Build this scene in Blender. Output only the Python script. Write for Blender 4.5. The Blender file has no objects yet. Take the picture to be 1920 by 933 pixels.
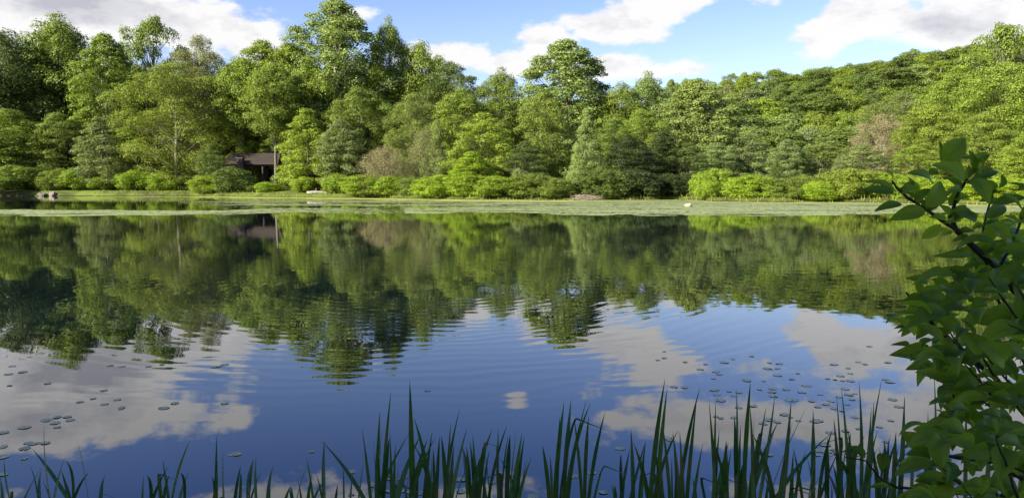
import bpy, math, random
import numpy as np
from mathutils import Vector
R = math.radians
random.seed(7)
sc = bpy.context.scene
col = sc.collection

# ------------------------------------------------------------------ camera
F, CX, CY, HZ, CZ = 1450.0, 960.0, 466.5, 348.0, 1.7
PITCH = math.atan((CY - HZ) / F)
cam_d = bpy.data.cameras.new('camera'); cam = bpy.data.objects.new('camera', cam_d); col.objects.link(cam)
cam.location = (0, 0, CZ); cam.rotation_euler = (math.pi/2 - PITCH, 0, 0)
cam_d.sensor_width = 36; cam_d.lens = 36*F/1920; cam_d.clip_start = .05; cam_d.clip_end = 3000
sc.camera = cam
cp, sp = math.cos(PITCH), math.sin(PITCH)

def at(px, py, Y):
    """real place seen at photo pixel px,py when it stands Y metres away"""
    u = (px-CX)/F; v = -(py-CY)/F
    dy = cp + v*sp; dz = -sp + v*cp
    t = Y/dy
    return Vector((u*t, Y, CZ + dz*t))
def on_plane(px, py, z=0.0):
    u = (px-CX)/F; v = -(py-CY)/F
    dy = cp + v*sp; dz = -sp + v*cp
    t = (z-CZ)/dz
    return Vector((u*t, dy*t, z))

# ------------------------------------------------------------------ tags
def tag(o, label=None, cat=None, group=None, kind=None):
    if label: o['label'] = label
    if cat: o['category'] = cat
    if group: o['group'] = group
    if kind: o['kind'] = kind
    return o
def link(name, me, parent=None, loc=None):
    o = bpy.data.objects.new(name, me); col.objects.link(o)
    if parent is not None: o.parent = parent
    if loc is not None: o.location = loc
    return o
def empty(name, loc, rz=0):
    o = bpy.data.objects.new(name, None); col.objects.link(o)
    o.location = loc; o.rotation_euler.z = rz; o.empty_display_size = .3
    return o
def npmesh(name, V, Fq, mat, k=4, smooth=False, uv=None):
    V = np.asarray(V, dtype=np.float32).reshape(-1, 3); Fq = np.asarray(Fq, dtype=np.int32).reshape(-1, k)
    me = bpy.data.meshes.new(name)
    me.vertices.add(len(V)); me.vertices.foreach_set('co', V.ravel())
    me.loops.add(Fq.size); me.loops.foreach_set('vertex_index', Fq.ravel())
    me.polygons.add(len(Fq))
    me.polygons.foreach_set('loop_start', np.arange(len(Fq), dtype=np.int32)*k)
    try: me.polygons.foreach_set('loop_total', np.full(len(Fq), k, dtype=np.int32))
    except Exception: pass
    if smooth: me.polygons.foreach_set('use_smooth', np.ones(len(Fq), dtype=bool))
    if uv is not None:
        l = me.uv_layers.new(name='UVMap')
        l.data.foreach_set('uv', np.asarray(uv, dtype=np.float32).reshape(-1, 2)[Fq.ravel()].ravel())
    me.update(calc_edges=True); me.validate()
    me.materials.append(mat)
    return me
class MB:
    """collects vertices and faces of one mesh"""
    def __init__(s): s.v = []; s.f = []
    def box(s, c, d, rz=0):
        cx, cy, cz = c; dx, dy, dz = d[0]/2, d[1]/2, d[2]/2; n = len(s.v)
        ca, sa = math.cos(rz), math.sin(rz)
        for x in (-dx, dx):
            for y in (-dy, dy):
                for z in (-dz, dz): s.v.append((cx+x*ca-y*sa, cy+x*sa+y*ca, cz+z))
        for q in ((0,1,3,2),(4,6,7,5),(0,4,5,1),(2,3,7,6),(0,2,6,4),(1,5,7,3)): s.f.append([n+i for i in q])
    def tube(s, pts, rad, k=6, cap=True):
        pts = [Vector(p) for p in pts]; n0 = len(s.v)
        for i, p in enumerate(pts):
            t = (pts[min(i+1, len(pts)-1)] - pts[max(i-1, 0)]).normalized()
            a = t.cross(Vector((0.31, .95, 0.05))).normalized(); b = t.cross(a)
            for j in range(k):
                w = 2*math.pi*j/k; q = p + (a*math.cos(w) + b*math.sin(w))*rad[i]; s.v.append(tuple(q))
        for i in range(len(pts)-1):
            for j in range(k):
                s.f.append([n0+i*k+j, n0+i*k+(j+1)%k, n0+(i+1)*k+(j+1)%k, n0+(i+1)*k+j])
        if cap:
            s.f.append([n0+j for j in range(k)][::-1]); e = n0+(len(pts)-1)*k; s.f.append([e+j for j in range(k)])
    def lathe(s, prof, c=(0,0,0), k=14, sy=1.0):
        n0 = len(s.v)
        for r, z in prof:
            for j in range(k):
                w = 2*math.pi*j/k; s.v.append((c[0]+r*math.cos(w), c[1]+r*math.sin(w)*sy, c[2]+z))
        for i in range(len(prof)-1):
            for j in range(k): s.f.append([n0+i*k+j, n0+i*k+(j+1)%k, n0+(i+1)*k+(j+1)%k, n0+(i+1)*k+j])
    def mesh(s, name, mat, smooth=False):
        me = bpy.data.meshes.new(name); me.from_pydata(s.v, [], s.f); me.update(); me.materials.append(mat)
        if smooth: me.polygons.foreach_set('use_smooth', [True]*len(me.polygons))
        return me
    def build(s, name, mat, parent=None, smooth=False, loc=None):
        return link(name, s.mesh(name, mat, smooth), parent, loc)

# ------------------------------------------------------------------ materials
def newmat(name):
    m = bpy.data.materials.new(name); m.use_nodes = True
    nt = m.node_tree; b = nt.nodes['Principled BSDF']
    return m, nt, b
def N(nt, t, **kw):
    n = nt.nodes.new(t)
    for k, v in kw.items():
        if k.startswith('i_'): n.inputs[k[2:].replace('_', ' ')].default_value = v
        else: setattr(n, k, v)
    return n
def Mth(nt, op, a, b=None, c=None, clamp=False):
    n = nt.nodes.new('ShaderNodeMath'); n.operation = op; n.use_clamp = clamp
    for i, x in enumerate((a, b, c)):
        if x is None: continue
        if isinstance(x, (int, float)): n.inputs[i].default_value = x
        else: nt.links.new(x, n.inputs[i])
    return n.outputs[0]
def Mix(nt, fac, a, b, mode='MIX'):
    n = nt.nodes.new('ShaderNodeMix'); n.data_type = 'RGBA'; n.blend_type = mode
    for s, x in ((n.inputs[0], fac), (n.inputs[6], a), (n.inputs[7], b)):
        if isinstance(x, (int, float)): s.default_value = x
        elif isinstance(x, tuple): s.default_value = x if len(x) == 4 else x + (1,)
        else: nt.links.new(x, s)
    return n.outputs[2]
def Ramp(nt, fac, stops):
    n = nt.nodes.new('ShaderNodeValToRGB'); e = n.color_ramp.elements
    while len(e) < len(stops): e.new(.5)
    for i, (p, c) in enumerate(stops):
        e[i].position = p; e[i].color = c if len(c) == 4 else tuple(c)+(1,)
    nt.links.new(fac, n.inputs[0]); return n.outputs[0]
def noise(nt, vec, scale, detail=3, rough=.5, dim='3D', dist=0):
    n = N(nt, 'ShaderNodeTexNoise'); n.noise_dimensions = dim
    n.inputs['Scale'].default_value = scale; n.inputs['Detail'].default_value = detail
    n.inputs['Roughness'].default_value = rough; n.inputs['Distortion'].default_value = dist
    if vec is not None: nt.links.new(vec, n.inputs['Vector'])
    return n.outputs['Fac']
def geo_pos(nt): return N(nt, 'ShaderNodeNewGeometry').outputs['Position']

def foliage_mat(name, transl=.33, rough=.55, spec=.25, nscale=.6):
    m, nt, b = newmat(name)
    oi = N(nt, 'ShaderNodeObjectInfo'); p = geo_pos(nt)
    f1 = noise(nt, p, nscale, 3, .6)
    f2 = noise(nt, p, nscale*6, 1, .5)
    ri = N(nt, 'ShaderNodeNewGeometry').outputs['Random Per Island']
    v = Mth(nt, 'ADD', Mth(nt, 'MULTIPLY_ADD', f1, 1.0, .10), Mth(nt, 'ADD', Mth(nt, 'MULTIPLY', f2, .3), Mth(nt, 'MULTIPLY', ri, .6)))
    hs = N(nt, 'ShaderNodeHueSaturation'); nt.links.new(oi.outputs['Color'], hs.inputs['Color']); nt.links.new(v, hs.inputs['Value'])
    nt.links.new(Mth(nt, 'MULTIPLY_ADD', f2, .06, .47), hs.inputs['Hue'])
    nt.links.new(hs.outputs[0], b.inputs['Base Color'])
    b.inputs['Roughness'].default_value = rough; b.inputs['Specular IOR Level'].default_value = spec
    tr = N(nt, 'ShaderNodeBsdfTranslucent')
    nt.links.new(Mix(nt, 1.0, hs.outputs[0], (1.25, 1.2, .55), 'MULTIPLY'), tr.inputs['Color'])
    mx = N(nt, 'ShaderNodeMixShader'); mx.inputs[0].default_value = transl
    nt.links.new(b.outputs[0], mx.inputs[1]); nt.links.new(tr.outputs[0], mx.inputs[2])
    nt.links.new(mx.outputs[0], nt.nodes['Material Output'].inputs['Surface'])
    return m
M_FOL = foliage_mat('foliage')
def simple(name, c, rough=.8, c2=None, scale=5, spec=.3, metal=0, bump=0):
    m, nt, b = newmat(name)
    b.inputs['Roughness'].default_value = rough; b.inputs['Specular IOR Level'].default_value = spec; b.inputs['Metallic'].default_value = metal
    tc = N(nt, 'ShaderNodeTexCoord')
    f = noise(nt, tc.outputs['Object'], scale, 4, .65)
    f = Mth(nt, 'MULTIPLY_ADD', Mth(nt, 'SUBTRACT', f, .5), 2.2, .5, clamp=True)
    c2 = c2 or tuple(x*.6 for x in c)
    nt.links.new(Mix(nt, f, c2, c), b.inputs['Base Color'])
    if bump:
        bp = N(nt, 'ShaderNodeBump'); bp.inputs['Distance'].default_value = bump; nt.links.new(f, bp.inputs['Height']); nt.links.new(bp.outputs[0], b.inputs['Normal'])
    return m
def bark_mat(name):
    m, nt, b = newmat(name)
    oi = N(nt, 'ShaderNodeObjectInfo'); tc = N(nt, 'ShaderNodeTexCoord')
    mp = N(nt, 'ShaderNodeMapping'); mp.inputs['Scale'].default_value = (3, 3, .6); nt.links.new(tc.outputs['Object'], mp.inputs[0])
    f = noise(nt, mp.outputs[0], 3, 4, .65)
    f = Mth(nt, 'MULTIPLY_ADD', f, 1.6, .2)
    mm = N(nt, 'ShaderNodeVectorMath', operation='SCALE'); nt.links.new(oi.outputs['Color'], mm.inputs[0]); nt.links.new(f, mm.inputs['Scale'])
    nt.links.new(mm.outputs[0], b.inputs['Base Color']); b.inputs['Roughness'].default_value = .9; b.inputs['Specular IOR Level'].default_value = .15
    return m
M_BARK = bark_mat('bark')

# ------------------------------------------------------------------ sky and sun
SUN_AZ = math.atan2(-.80, -.56)        # x, y of the direction towards the sun
SUN_EL = R(27)
w = bpy.data.worlds.new('World'); sc.world = w; w.use_nodes = True
nt = w.node_tree
for n in list(nt.nodes): nt.nodes.remove(n)
out = N(nt, 'ShaderNodeOutputWorld'); bg = N(nt, 'ShaderNodeBackground'); bg.inputs['Strength'].default_value = .085
sky = N(nt, 'ShaderNodeTexSky'); sky.sky_type = 'NISHITA'; sky.sun_disc = False
sky.sun_elevation = SUN_EL; sky.sun_rotation = SUN_AZ % (2*math.pi)
sky.air_density = 1.0; sky.dust_density = .5; sky.ozone_density = 2.5
tc = N(nt, 'ShaderNodeTexCoord'); D3 = tc.outputs['Generated']
sx = N(nt, 'ShaderNodeSeparateXYZ'); nt.links.new(D3, sx.inputs[0])
AZ = Mth(nt, 'ARCTAN2', sx.outputs[0], sx.outputs[1]); EL = Mth(nt, 'ARCSINE', sx.outputs[2])
cmb = N(nt, 'ShaderNodeCombineXYZ'); nt.links.new(AZ, cmb.inputs[0]); nt.links.new(Mth(nt, 'MULTIPLY', EL, 1.9), cmb.inputs[1])
AE = cmb.outputs[0]
n1 = noise(nt, AE, 9.0, 8, .6); n2 = noise(nt, AE, 3.2, 3, .5)
# clouds: (photo px, py) of the centre, half widths in px, strength
CL = [(90,-10,330,75,1), (330,40,200,62,1), (470,70,90,50,.9), (40,60,120,50,.7), (180,-95,290,52,1), (20,-120,190,55,1), (430,-40,110,60,.6), (400,-105,70,35,.8),
      (640,30,50,22,.55), (860,100,110,32,.9), (960,118,90,30,.9), (1040,72,75,34,.9), (1130,125,120,24,.85), (1280,130,110,20,.8), (1380,135,50,14,.5),
      (1110,48,80,34,.95), (1200,28,100,34,.95), (1300,2,110,34,.9), (1420,-5,90,30,.85), (1240,-25,110,28,.7),(1000,62,40,18,.6),
      (1560,62,75,42,.95), (1640,25,110,50,1), (1760,45,130,52,1), (1880,60,140,60,1), (1900,0,160,60,1), (1700,-10,120,25,.8),
      (1250,-110,150,42,.9), (1420,-125,140,48,.95), (1580,-140,120,45,.9), (1120,-70,40,25,.6), (1820,-120,190,70,.9), (970,-70,30,22,.5),
      (-250,40,300,90,1), (2200,40,260,90,1), (640,-320,500,90,.6), (1900,-420,500,120,.6), (-600,-250,400,140,.7)]
def azel(px, py):
    u = (px-CX)/F; v = -(py-CY)/F; d = Vector((u, cp+v*sp, -sp+v*cp)).normalized()
    return math.atan2(d.x, d.y), math.asin(d.z)
def cloud_sum(dv=0.0):
    tot = None
    elv = Mth(nt, 'ADD', EL, dv) if dv else EL
    for (px, py, hx, hy, s) in CL:
        a, e = azel(px, py)
        if py > 150: continue
        A = Mth(nt, 'MULTIPLY', Mth(nt, 'SUBTRACT', AZ, a), F/hx); E = Mth(nt, 'MULTIPLY', Mth(nt, 'SUBTRACT', elv, e), F/hy)
        q = Mth(nt, 'ADD', Mth(nt, 'MULTIPLY', A, A), Mth(nt, 'MULTIPLY', E, E))
        g = Mth(nt, 'MULTIPLY', Mth(nt, 'EXPONENT', Mth(nt, 'MULTIPLY', q, -.8)), s)
        tot = g if tot is None else Mth(nt, 'MAXIMUM', tot, g)
    return tot
dens = cloud_sum()
dens = Mth(nt, 'ADD', Mth(nt, 'MINIMUM', dens, 1.25), Mth(nt, 'ADD', Mth(nt, 'MULTIPLY', Mth(nt, 'SUBTRACT', n1, .5), 2.3), Mth(nt, 'MULTIPLY', Mth(nt, 'SUBTRACT', n2, .5), .8)))
mr = N(nt, 'ShaderNodeMapRange', interpolation_type='SMOOTHSTEP'); nt.links.new(dens, mr.inputs[0])
mr.inputs['From Min'].default_value = .38; mr.inputs['From Max'].default_value = .68
mask = mr.outputs[0]
# thick parts grey-lavender, thin upper rims white
mr2 = N(nt, 'ShaderNodeMapRange', interpolation_type='SMOOTHSTEP'); nt.links.new(dens, mr2.inputs[0])
mr2.inputs['From Min'].default_value = .62; mr2.inputs['From Max'].default_value = 1.15
cmb2 = N(nt, 'ShaderNodeCombineXYZ'); nt.links.new(Mth(nt, 'ADD', AZ, .02), cmb2.inputs[0]); nt.links.new(Mth(nt, 'MULTIPLY_ADD', EL, 1.9, -.03), cmb2.inputs[1])
n3 = noise(nt, cmb2.outputs[0], 9.0, 8, .6)
rel = Mth(nt, 'MULTIPLY_ADD', Mth(nt, 'SUBTRACT', n1, n3), 5.5, .45, clamp=True)      # relief lit from the left
n4 = noise(nt, AE, 4.5, 4, .55)
lowf = Mth(nt, 'MULTIPLY_ADD', Mth(nt, 'SUBTRACT', n4, .5), 2.2, .34)
leftg = N(nt, 'ShaderNodeMapRange', interpolation_type='SMOOTHSTEP'); nt.links.new(AZ, leftg.inputs[0]); leftg.inputs['From Min'].default_value = -.2; leftg.inputs['From Max'].default_value = -.42
base_ = Mth(nt, 'MULTIPLY', mr2.outputs[0], Mth(nt, 'ADD', lowf, Mth(nt, 'MULTIPLY', leftg.outputs[0], .5)))
shade = Mth(nt, 'ADD', base_, Mth(nt, 'MULTIPLY', Mth(nt, 'SUBTRACT', rel, .2), -.75), clamp=True)
ccol = Mix(nt, shade, (4.2, 4.15, 4.1), (2.3, 2.3, 2.55))
skyc = Mix(nt, 1.0, sky.outputs[0], (.90, .81, .89), 'MULTIPLY')
elg = N(nt, 'ShaderNodeMapRange', interpolation_type='SMOOTHSTEP'); nt.links.new(EL, elg.inputs[0]); elg.inputs['From Min'].default_value = R(7); elg.inputs['From Max'].default_value = R(24)
SKYMIX = Mix(nt, elg.outputs[0], skyc, Mix(nt, 1.0, skyc, (.62, .80, 1.12), 'MULTIPLY'))
fin = Mix(nt, Mth(nt, 'MULTIPLY', mask, .96), SKYMIX, ccol)
nt.links.new(fin, bg.inputs['Color']); nt.links.new(bg.outputs[0], out.inputs['Surface'])
w.cycles.sampling_method = 'MANUAL'; w.cycles.sample_map_resolution = 512

sd = bpy.data.lights.new('sun', 'SUN'); sun = bpy.data.objects.new('sun', sd); col.objects.link(sun)
sd.energy = 5.0; sd.angle = R(.5); sd.color = (1, .93, .80)
S = Vector((math.sin(SUN_AZ)*math.cos(SUN_EL), math.cos(SUN_AZ)*math.cos(SUN_EL), math.sin(SUN_EL)))
sun.rotation_euler = S.to_track_quat('Z', 'Y').to_euler(); sun.location = S*60
vs = sc.view_settings; vs.view_transform = 'Standard'; vs.look = 'None'; vs.gamma = 1; vs.use_curve_mapping = False
vs.exposure = 1.5
sc.cycles.max_bounces = 6; sc.cycles.diffuse_bounces = 3; sc.cycles.glossy_bounces = 3; sc.cycles.transmission_bounces = 3; sc.cycles.transparent_max_bounces = 4

# ------------------------------------------------------------------ terrain
SH_P = np.array([-2500,-600,-100,0,300,520,700,900,1000,1120,1180,1250,1310,1330,1450,1600,1750,1920,2300,4000], float)
SH_Y = np.array([95,111,111,111,109.5,105,99.5,94,91,90.5,92,95,93,84,80,78,72,66,48,20], float)
WP = [-300, 0, 300, 520, 700, 950]; WV = [20, 19, 15, 10, 5, 0]
SH_Y = SH_Y + np.interp(SH_P, WP, WV)
HA_P = np.array([-2000,900,1150,1300,1450,1600,1750,2000,3500], float)
HA_Z = np.array([9,8,9,21,27,31,36,43,46], float)
def ground(x, y):
    x = np.asarray(x, float); y = np.asarray(y, float)
    yy = np.maximum(y, .5); px = np.where(y > .5, 960+1450*x/yy, np.where(x > 0, 4000, -2500)); px = np.clip(px, -2500, 4000)
    wob = 1.3*np.sin(x*.23)+.8*np.sin(x*.61+1)+.4*np.sin(x*1.7)
    s = y - (np.interp(px, SH_P, SH_Y) + wob)
    bankL = -x-120
    s = np.maximum(s, np.minimum(bankL, 30)); 
    near = np.where(y < 30, (2.3 + .25*np.sin(x*1.3) + .03*x*x*np.where(x > 0, .6, .2) - y), -50)
    near = np.where(np.abs(x) > 30, -50, near)
    s2 = np.maximum(s, near)
    z = np.where(s2 < 0, np.maximum(-1.2, s2*.22), np.minimum(.42, s2*.28))
    z = np.where(near > 0, np.minimum(.25+near*.02, near*.4), z)
    A = np.interp(px, HA_P, HA_Z)
    t = np.clip((y-120)/150, 0, 1); t = t*t*(3-2*t)
    z = z + np.where(s > 0, A*t + np.minimum(np.maximum(y-100, 0), 40)*.012, 0) + np.where(s > 5, .5*np.sin(x*.07)*np.sin(y*.09)+.3, 0)*np.clip((s-5)/10, 0, 1)
    return z
def warp(px): return float(np.interp(px, WP, WV))
def gz(x, y): return float(ground(np.array([x]), np.array([y]))[0])
xs = np.unique(np.concatenate([np.linspace(-900, -130, 40), np.linspace(-130, 150, 320), np.linspace(150, 900, 40), np.linspace(-4, 4, 33)]))
ys = np.unique(np.concatenate([np.linspace(-120, -6, 20), np.linspace(-6, 8, 60), np.linspace(8, 58, 26), np.linspace(58, 135, 180), np.linspace(135, 320, 60), np.linspace(320, 1600, 20)]))
X, Yg = np.meshgrid(xs, ys); Z = ground(X, Yg)
V = np.stack([X, Yg, Z], -1).reshape(-1, 3); nx, ny = len(xs), len(ys)
ii = (np.arange(ny-1)[:, None]*nx + np.arange(nx-1)[None, :]).ravel()
Fg = np.stack([ii, ii+1, ii+1+nx, ii+nx], -1)
m, nt, b = newmat('ground'); p = geo_pos(nt)
f = noise(nt, p, .25, 4, .6); f2 = noise(nt, p, 4.0, 4, .7)
gcol = Mix(nt, Mth(nt, 'MULTIPLY_ADD', Mth(nt, 'SUBTRACT', f, .45), 6, .5, clamp=True), (.055, .06, .02), (.12, .17, .025))
gcol = Mix(nt, Mth(nt, 'MULTIPLY', f2, .6), gcol, (.05, .05, .02))
sp_ = N(nt, 'ShaderNodeSeparateXYZ'); nt.links.new(p, sp_.inputs[0])
low = Mth(nt, 'LESS_THAN', sp_.outputs[2], .10)
nt.links.new(Mix(nt, low, gcol, (.05, .04, .022)), b.inputs['Base Color']); b.inputs['Roughness'].default_value = 1; b.inputs['Specular IOR Level'].default_value = .1
tag(link('ground', npmesh('ground', V, Fg, m, smooth=True)), kind='structure')

# ------------------------------------------------------------------ water
m, nt, b = newmat('lake_water'); p = geo_pos(nt)
b.inputs['Base Color'].default_value = (.004, .009, .010, 1); b.inputs['Roughness'].default_value = .012; b.inputs['IOR'].default_value = 1.5
b.inputs['Specular IOR Level'].default_value = 1.0
sxyz = N(nt, 'ShaderNodeSeparateXYZ'); nt.links.new(p, sxyz.inputs[0]); wx, wy = sxyz.outputs[0], sxyz.outputs[1]
def ring(cx, cy, lam, r0, r1, amp, wobble):
    dx = Mth(nt, 'SUBTRACT', wx, cx); dy = Mth(nt, 'SUBTRACT', wy, cy)
    r = Mth(nt, 'SQRT', Mth(nt, 'ADD', Mth(nt, 'MULTIPLY', dx, dx), Mth(nt, 'MULTIPLY', dy, dy)))
    rr = Mth(nt, 'ADD', r, Mth(nt, 'MULTIPLY', noise(nt, p, .9, 2, .5), wobble))
    s = Mth(nt, 'SINE', Mth(nt, 'MULTIPLY', rr, 2*math.pi/lam))
    mr = N(nt, 'ShaderNodeMapRange', interpolation_type='SMOOTHSTEP'); nt.links.new(r, mr.inputs[0])
    mr.inputs['From Min'].default_value = r0; mr.inputs['From Max'].default_value = r0*1.6
    mq = N(nt, 'ShaderNodeMapRange', interpolation_type='SMOOTHSTEP'); nt.links.new(r, mq.inputs[0])
    mq.inputs['From Min'].default_value = r1; mq.inputs['From Max'].default_value = r1*.72
    pt = Mth(nt, 'MULTIPLY_ADD', noise(nt, p, .55, 2, .5), 2.6, -.6, clamp=True)
    return Mth(nt, 'MULTIPLY', Mth(nt, 'MULTIPLY', Mth(nt, 'MULTIPLY', s, pt), amp), Mth(nt, 'MULTIPLY', mr.outputs[0], mq.outputs[0]))
h = ring(-1.5, 13.0, .27, 1.2, 8.2, .00032, .6)
h = Mth(nt, 'ADD', h, ring(5.5, 21.0, .45, 1.5, 12.0, .00020, .9))
patch = Mth(nt, 'MULTIPLY_ADD', noise(nt, p, .11, 2, .5), 2.4, -.6, clamp=True)
mp = N(nt, 'ShaderNodeMapping'); mp.inputs['Scale'].default_value = (.55, 1, 1); nt.links.new(p, mp.inputs[0])
fine = noise(nt, mp.outputs[0], 5.0, 2, .5); mid = noise(nt, mp.outputs[0], 1.6, 2, .5)
far = N(nt, 'ShaderNodeMapRange'); nt.links.new(wy, far.inputs[0]); far.inputs['From Min'].default_value = 6.5; far.inputs['From Max'].default_value = 14
fs = Mth(nt, 'MULTIPLY_ADD', Mth(nt, 'MULTIPLY', far.outputs[0], Mth(nt, 'ADD', patch, .35)), .00055, .00006)
h = Mth(nt, 'ADD', h, Mth(nt, 'MULTIPLY', fine, fs))
h = Mth(nt, 'ADD', h, Mth(nt, 'MULTIPLY', mid, Mth(nt, 'MULTIPLY', fs, 2.2)))
bp = N(nt, 'ShaderNodeBump'); bp.inputs['Strength'].default_value = 1; bp.inputs['Distance'].default_value = 1
nt.links.new(h, bp.inputs['Height']); nt.links.new(bp.outputs[0], b.inputs['Normal'])
mb = MB(); mb.v = [(-220, -15, 0), (220, -15, 0), (220, 150, 0), (-220, 150, 0)]; mb.f = [[0, 1, 2, 3]]
tag(mb.build('lake_water', m), kind='structure')

# ------------------------------------------------------------------ tree prototypes
PROF = {
 'round': [(0,.5),(.2,.85),(.45,1),(.7,.85),(.9,.5),(1,.15)],
 'oval':  [(0,.45),(.25,.85),(.5,1),(.75,.8),(.92,.45),(1,.12)],
 'cone':  [(0,.85),(.15,1),(.45,.8),(.75,.42),(.93,.16),(1,.04)],
 'vase':  [(0,.25),(.35,.65),(.7,1),(.9,.8),(1,.35)],
 'bush':  [(0,.8),(.25,1),(.55,.97),(.8,.75),(.95,.4),(1,.2)],
 'dome':  [(0,.9),(.3,1),(.6,.85),(.85,.55),(1,.15)],
}
def unit(v): return v/np.maximum(np.linalg.norm(v, axis=-1, keepdims=True), 1e-6)
def leaf_quads(rng, c, n, s, aspect=.62, curve=True):
    """n leaf faces: centres c, normals n, sizes s"""
    k = len(c); r = unit(rng.normal(size=(k, 3))); a = unit(np.cross(n, r)); b_ = np.cross(n, a)
    s = s[:, None]
    tip = c + a*s*.5; tail = c - a*s*.5; l = c + b_*s*.5*aspect + n*s*.08; r_ = c - b_*s*.5*aspect + n*s*.08
    V = np.stack([tail, l, tip, r_], 1).reshape(-1, 3)
    return V, np.arange(k*4, dtype=np.int32).reshape(-1, 4)
def make_proto(kind, H, W, cb, prof, ncl, cr, leaf, per, flat=.6, trunk=.28, seed=1, inner=.35, up=.22, droop=0, multi=1, limbr=.07, nlimb=40, lob=.28, asp=.62, spread=1.0):
    rng = np.random.default_rng(seed)
    P = np.array(PROF[prof]); Hc = H*(1-cb); cl = []
    ph = rng.uniform(0, 6.28, 6)
    tries = 0
    while len(cl) < ncl and tries < ncl*40:
        tries += 1
        t = rng.uniform(0, 1)**.85; th = rng.uniform(0, 6.283)
        env = np.interp(t, P[:, 0], P[:, 1])*W/2
        if rng.uniform() > .25 + env/(W/2): continue
        env *= 1 + lob*(np.sin(2*th+ph[0]+3*t)*.5+np.sin(3*th+ph[1]-5*t)*.35+np.sin(5*th+ph[2]+9*t)*.25)
        rr = cr*rng.uniform(.5, 1.4)*(1-.3*t)
        if rng.uniform() < .78: f = rng.uniform(.82, 1.0)
        else: f = rng.uniform(inner, .8)
        rad = max(env*f - rr*.55, 0)
        z = H*cb + t*Hc - rr*flat*.7*(t > .85)
        c = np.array([rad*math.cos(th), rad*math.sin(th), max(z, rr*flat*.8)])
        if len(cl) and f > .8:
            d = np.min([np.linalg.norm((c-q[0])/np.array([1, 1, .7])) for q in cl])
            if d < rr*.52*spread: continue
        cl.append((c, rr))
    VV, FF, n0 = [], [], 0
    for c, rr in cl:
        k = int(per*(rr/cr)**2)
        d = unit(rng.normal(size=(k, 3))); d[:, 2] = np.where(rng.uniform(size=k) < .62, np.abs(d[:, 2]), d[:, 2])
        rad = rr*(.55+.5*rng.uniform(size=k)**.55)*(1+.22*np.sin(d[:, 0]*5+c[0]*3)*np.cos(d[:, 1]*4+c[1]*3))
        rad = np.where(rng.uniform(size=k) < .10, rr*rng.uniform(1.0, 1.35, k), rad)
        pos = c + d*rad[:, None]*np.array([1, 1, flat])
        if droop: pos[:, 2] -= droop*(rng.uniform(size=k)**1.5)*rr*1.6*np.clip(np.hypot(d[:, 0], d[:, 1]), 0, 1)
        nn = unit(d*np.array([1, 1, 1.1])*.75 + np.array([0, 0, up]) + rng.normal(size=(k, 3))*.36)
        if droop: nn = unit(d*np.array([1, 1, .2]) + rng.normal(size=(k, 3))*.5)
        s = leaf*rng.uniform(.6, 1.35, k)
        V, Fq = leaf_quads(rng, pos, nn, s, asp); VV.append(V); FF.append(Fq+n0); n0 += len(V)
    crown = npmesh(kind+'_crown', np.concatenate(VV), np.concatenate(FF), M_FOL)
    mb = MB(); rd = random.Random(seed)
    for q in range(multi):
        ax = rd.uniform(-1, 1)*.05*H*(multi > 1); ay = rd.uniform(-1, 1)*.05*H*(multi > 1)
        top = H*(.9 if prof != 'bush' else .6); pts, rs = [], []
        for i in range(8):
            t = i/7; pts.append((ax*t*2.2+math.sin(t*4+seed)*.012*H*t, ay*t*2.2+math.cos(t*3+seed)*.012*H*t, -.3+t*(top+.3)))
            rs.append(trunk*(1.25 if i == 0 else 1)*(1-t*.85)/(1 if multi == 1 else 1.5))
        mb.tube(pts, rs, 7)
    sel = cl if len(cl) <= nlimb else [cl[i] for i in rng.choice(len(cl), nlimb, replace=False)]
    for c, rr in sel:
        zb = max(H*.05, min(c[2]*.78, H*.82) - np.hypot(c[0], c[1])*.35); t = (zb+.3)/(top+.3)
        b0 = Vector((math.sin(t*4+seed)*.012*H*t, math.cos(t*3+seed)*.012*H*t, zb)); e = Vector(c)
        md = b0.lerp(e, .5) + Vector((rd.uniform(-.3, .3), rd.uniform(-.3, .3), .12*(e-b0).length)); L = limbr*(1-t*.5)
        q1 = b0.lerp(md, .5)+Vector((rd.uniform(-.15, .15), 0, -.05)); 
        mb.tube([b0, q1, md, e], [L*1.2, L, L*.7, L*.2], 5, False)
        for _ in range(2):
            g = e + Vector((rd.uniform(-1, 1), rd.uniform(-1, 1), rd.uniform(0, .9)))*rr*.8
            mb.tube([md, md.lerp(g, .55)+Vector((0, 0, .1)), g], [L*.5, L*.35, L*.1], 4, False)
    me = mb.mesh(kind+'_trunk', M_BARK, True)
    # true extents of the crown
    A = np.concatenate(VV); Wt = (np.percentile(np.abs(A[:, 0]), 98)+np.percentile(np.abs(A[:, 1]), 98)); Ht = np.percentile(A[:, 2], 99.8)
    return (me, crown, Ht, Wt)
PR = {}
def P_(k, *a, **kw): PR[k] = make_proto(k, *a, **kw)
P_('oakA', 20, 13, .10, 'round', 120, 1.9, 0.246, 728, seed=11, flat=.8, nlimb=40)
P_('oakB', 20, 12, .08, 'oval', 135, 1.7, 0.230, 672, seed=22, flat=.75, nlimb=40)
P_('oakC', 20, 14, .06, 'round', 160, 1.6, 0.230, 560, seed=33, flat=.62, nlimb=40)
P_('tulip', 28, 13, .06, 'oval', 300, 1.35, 0.271, 364, seed=44, trunk=.42, limbr=.07, inner=.2, lob=.32, nlimb=50, spread=.8, asp=.75, flat=.8)
P_('maple', 12, 9, .04, 'cone', 120, 1.15, 0.180, 461, seed=55, flat=.5, up=.5, trunk=.16, limbr=.05)
P_('mapleB', 13, 9, .04, 'dome', 125, 1.15, 0.180, 475, seed=56, flat=.65, trunk=.16, limbr=.05)
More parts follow.
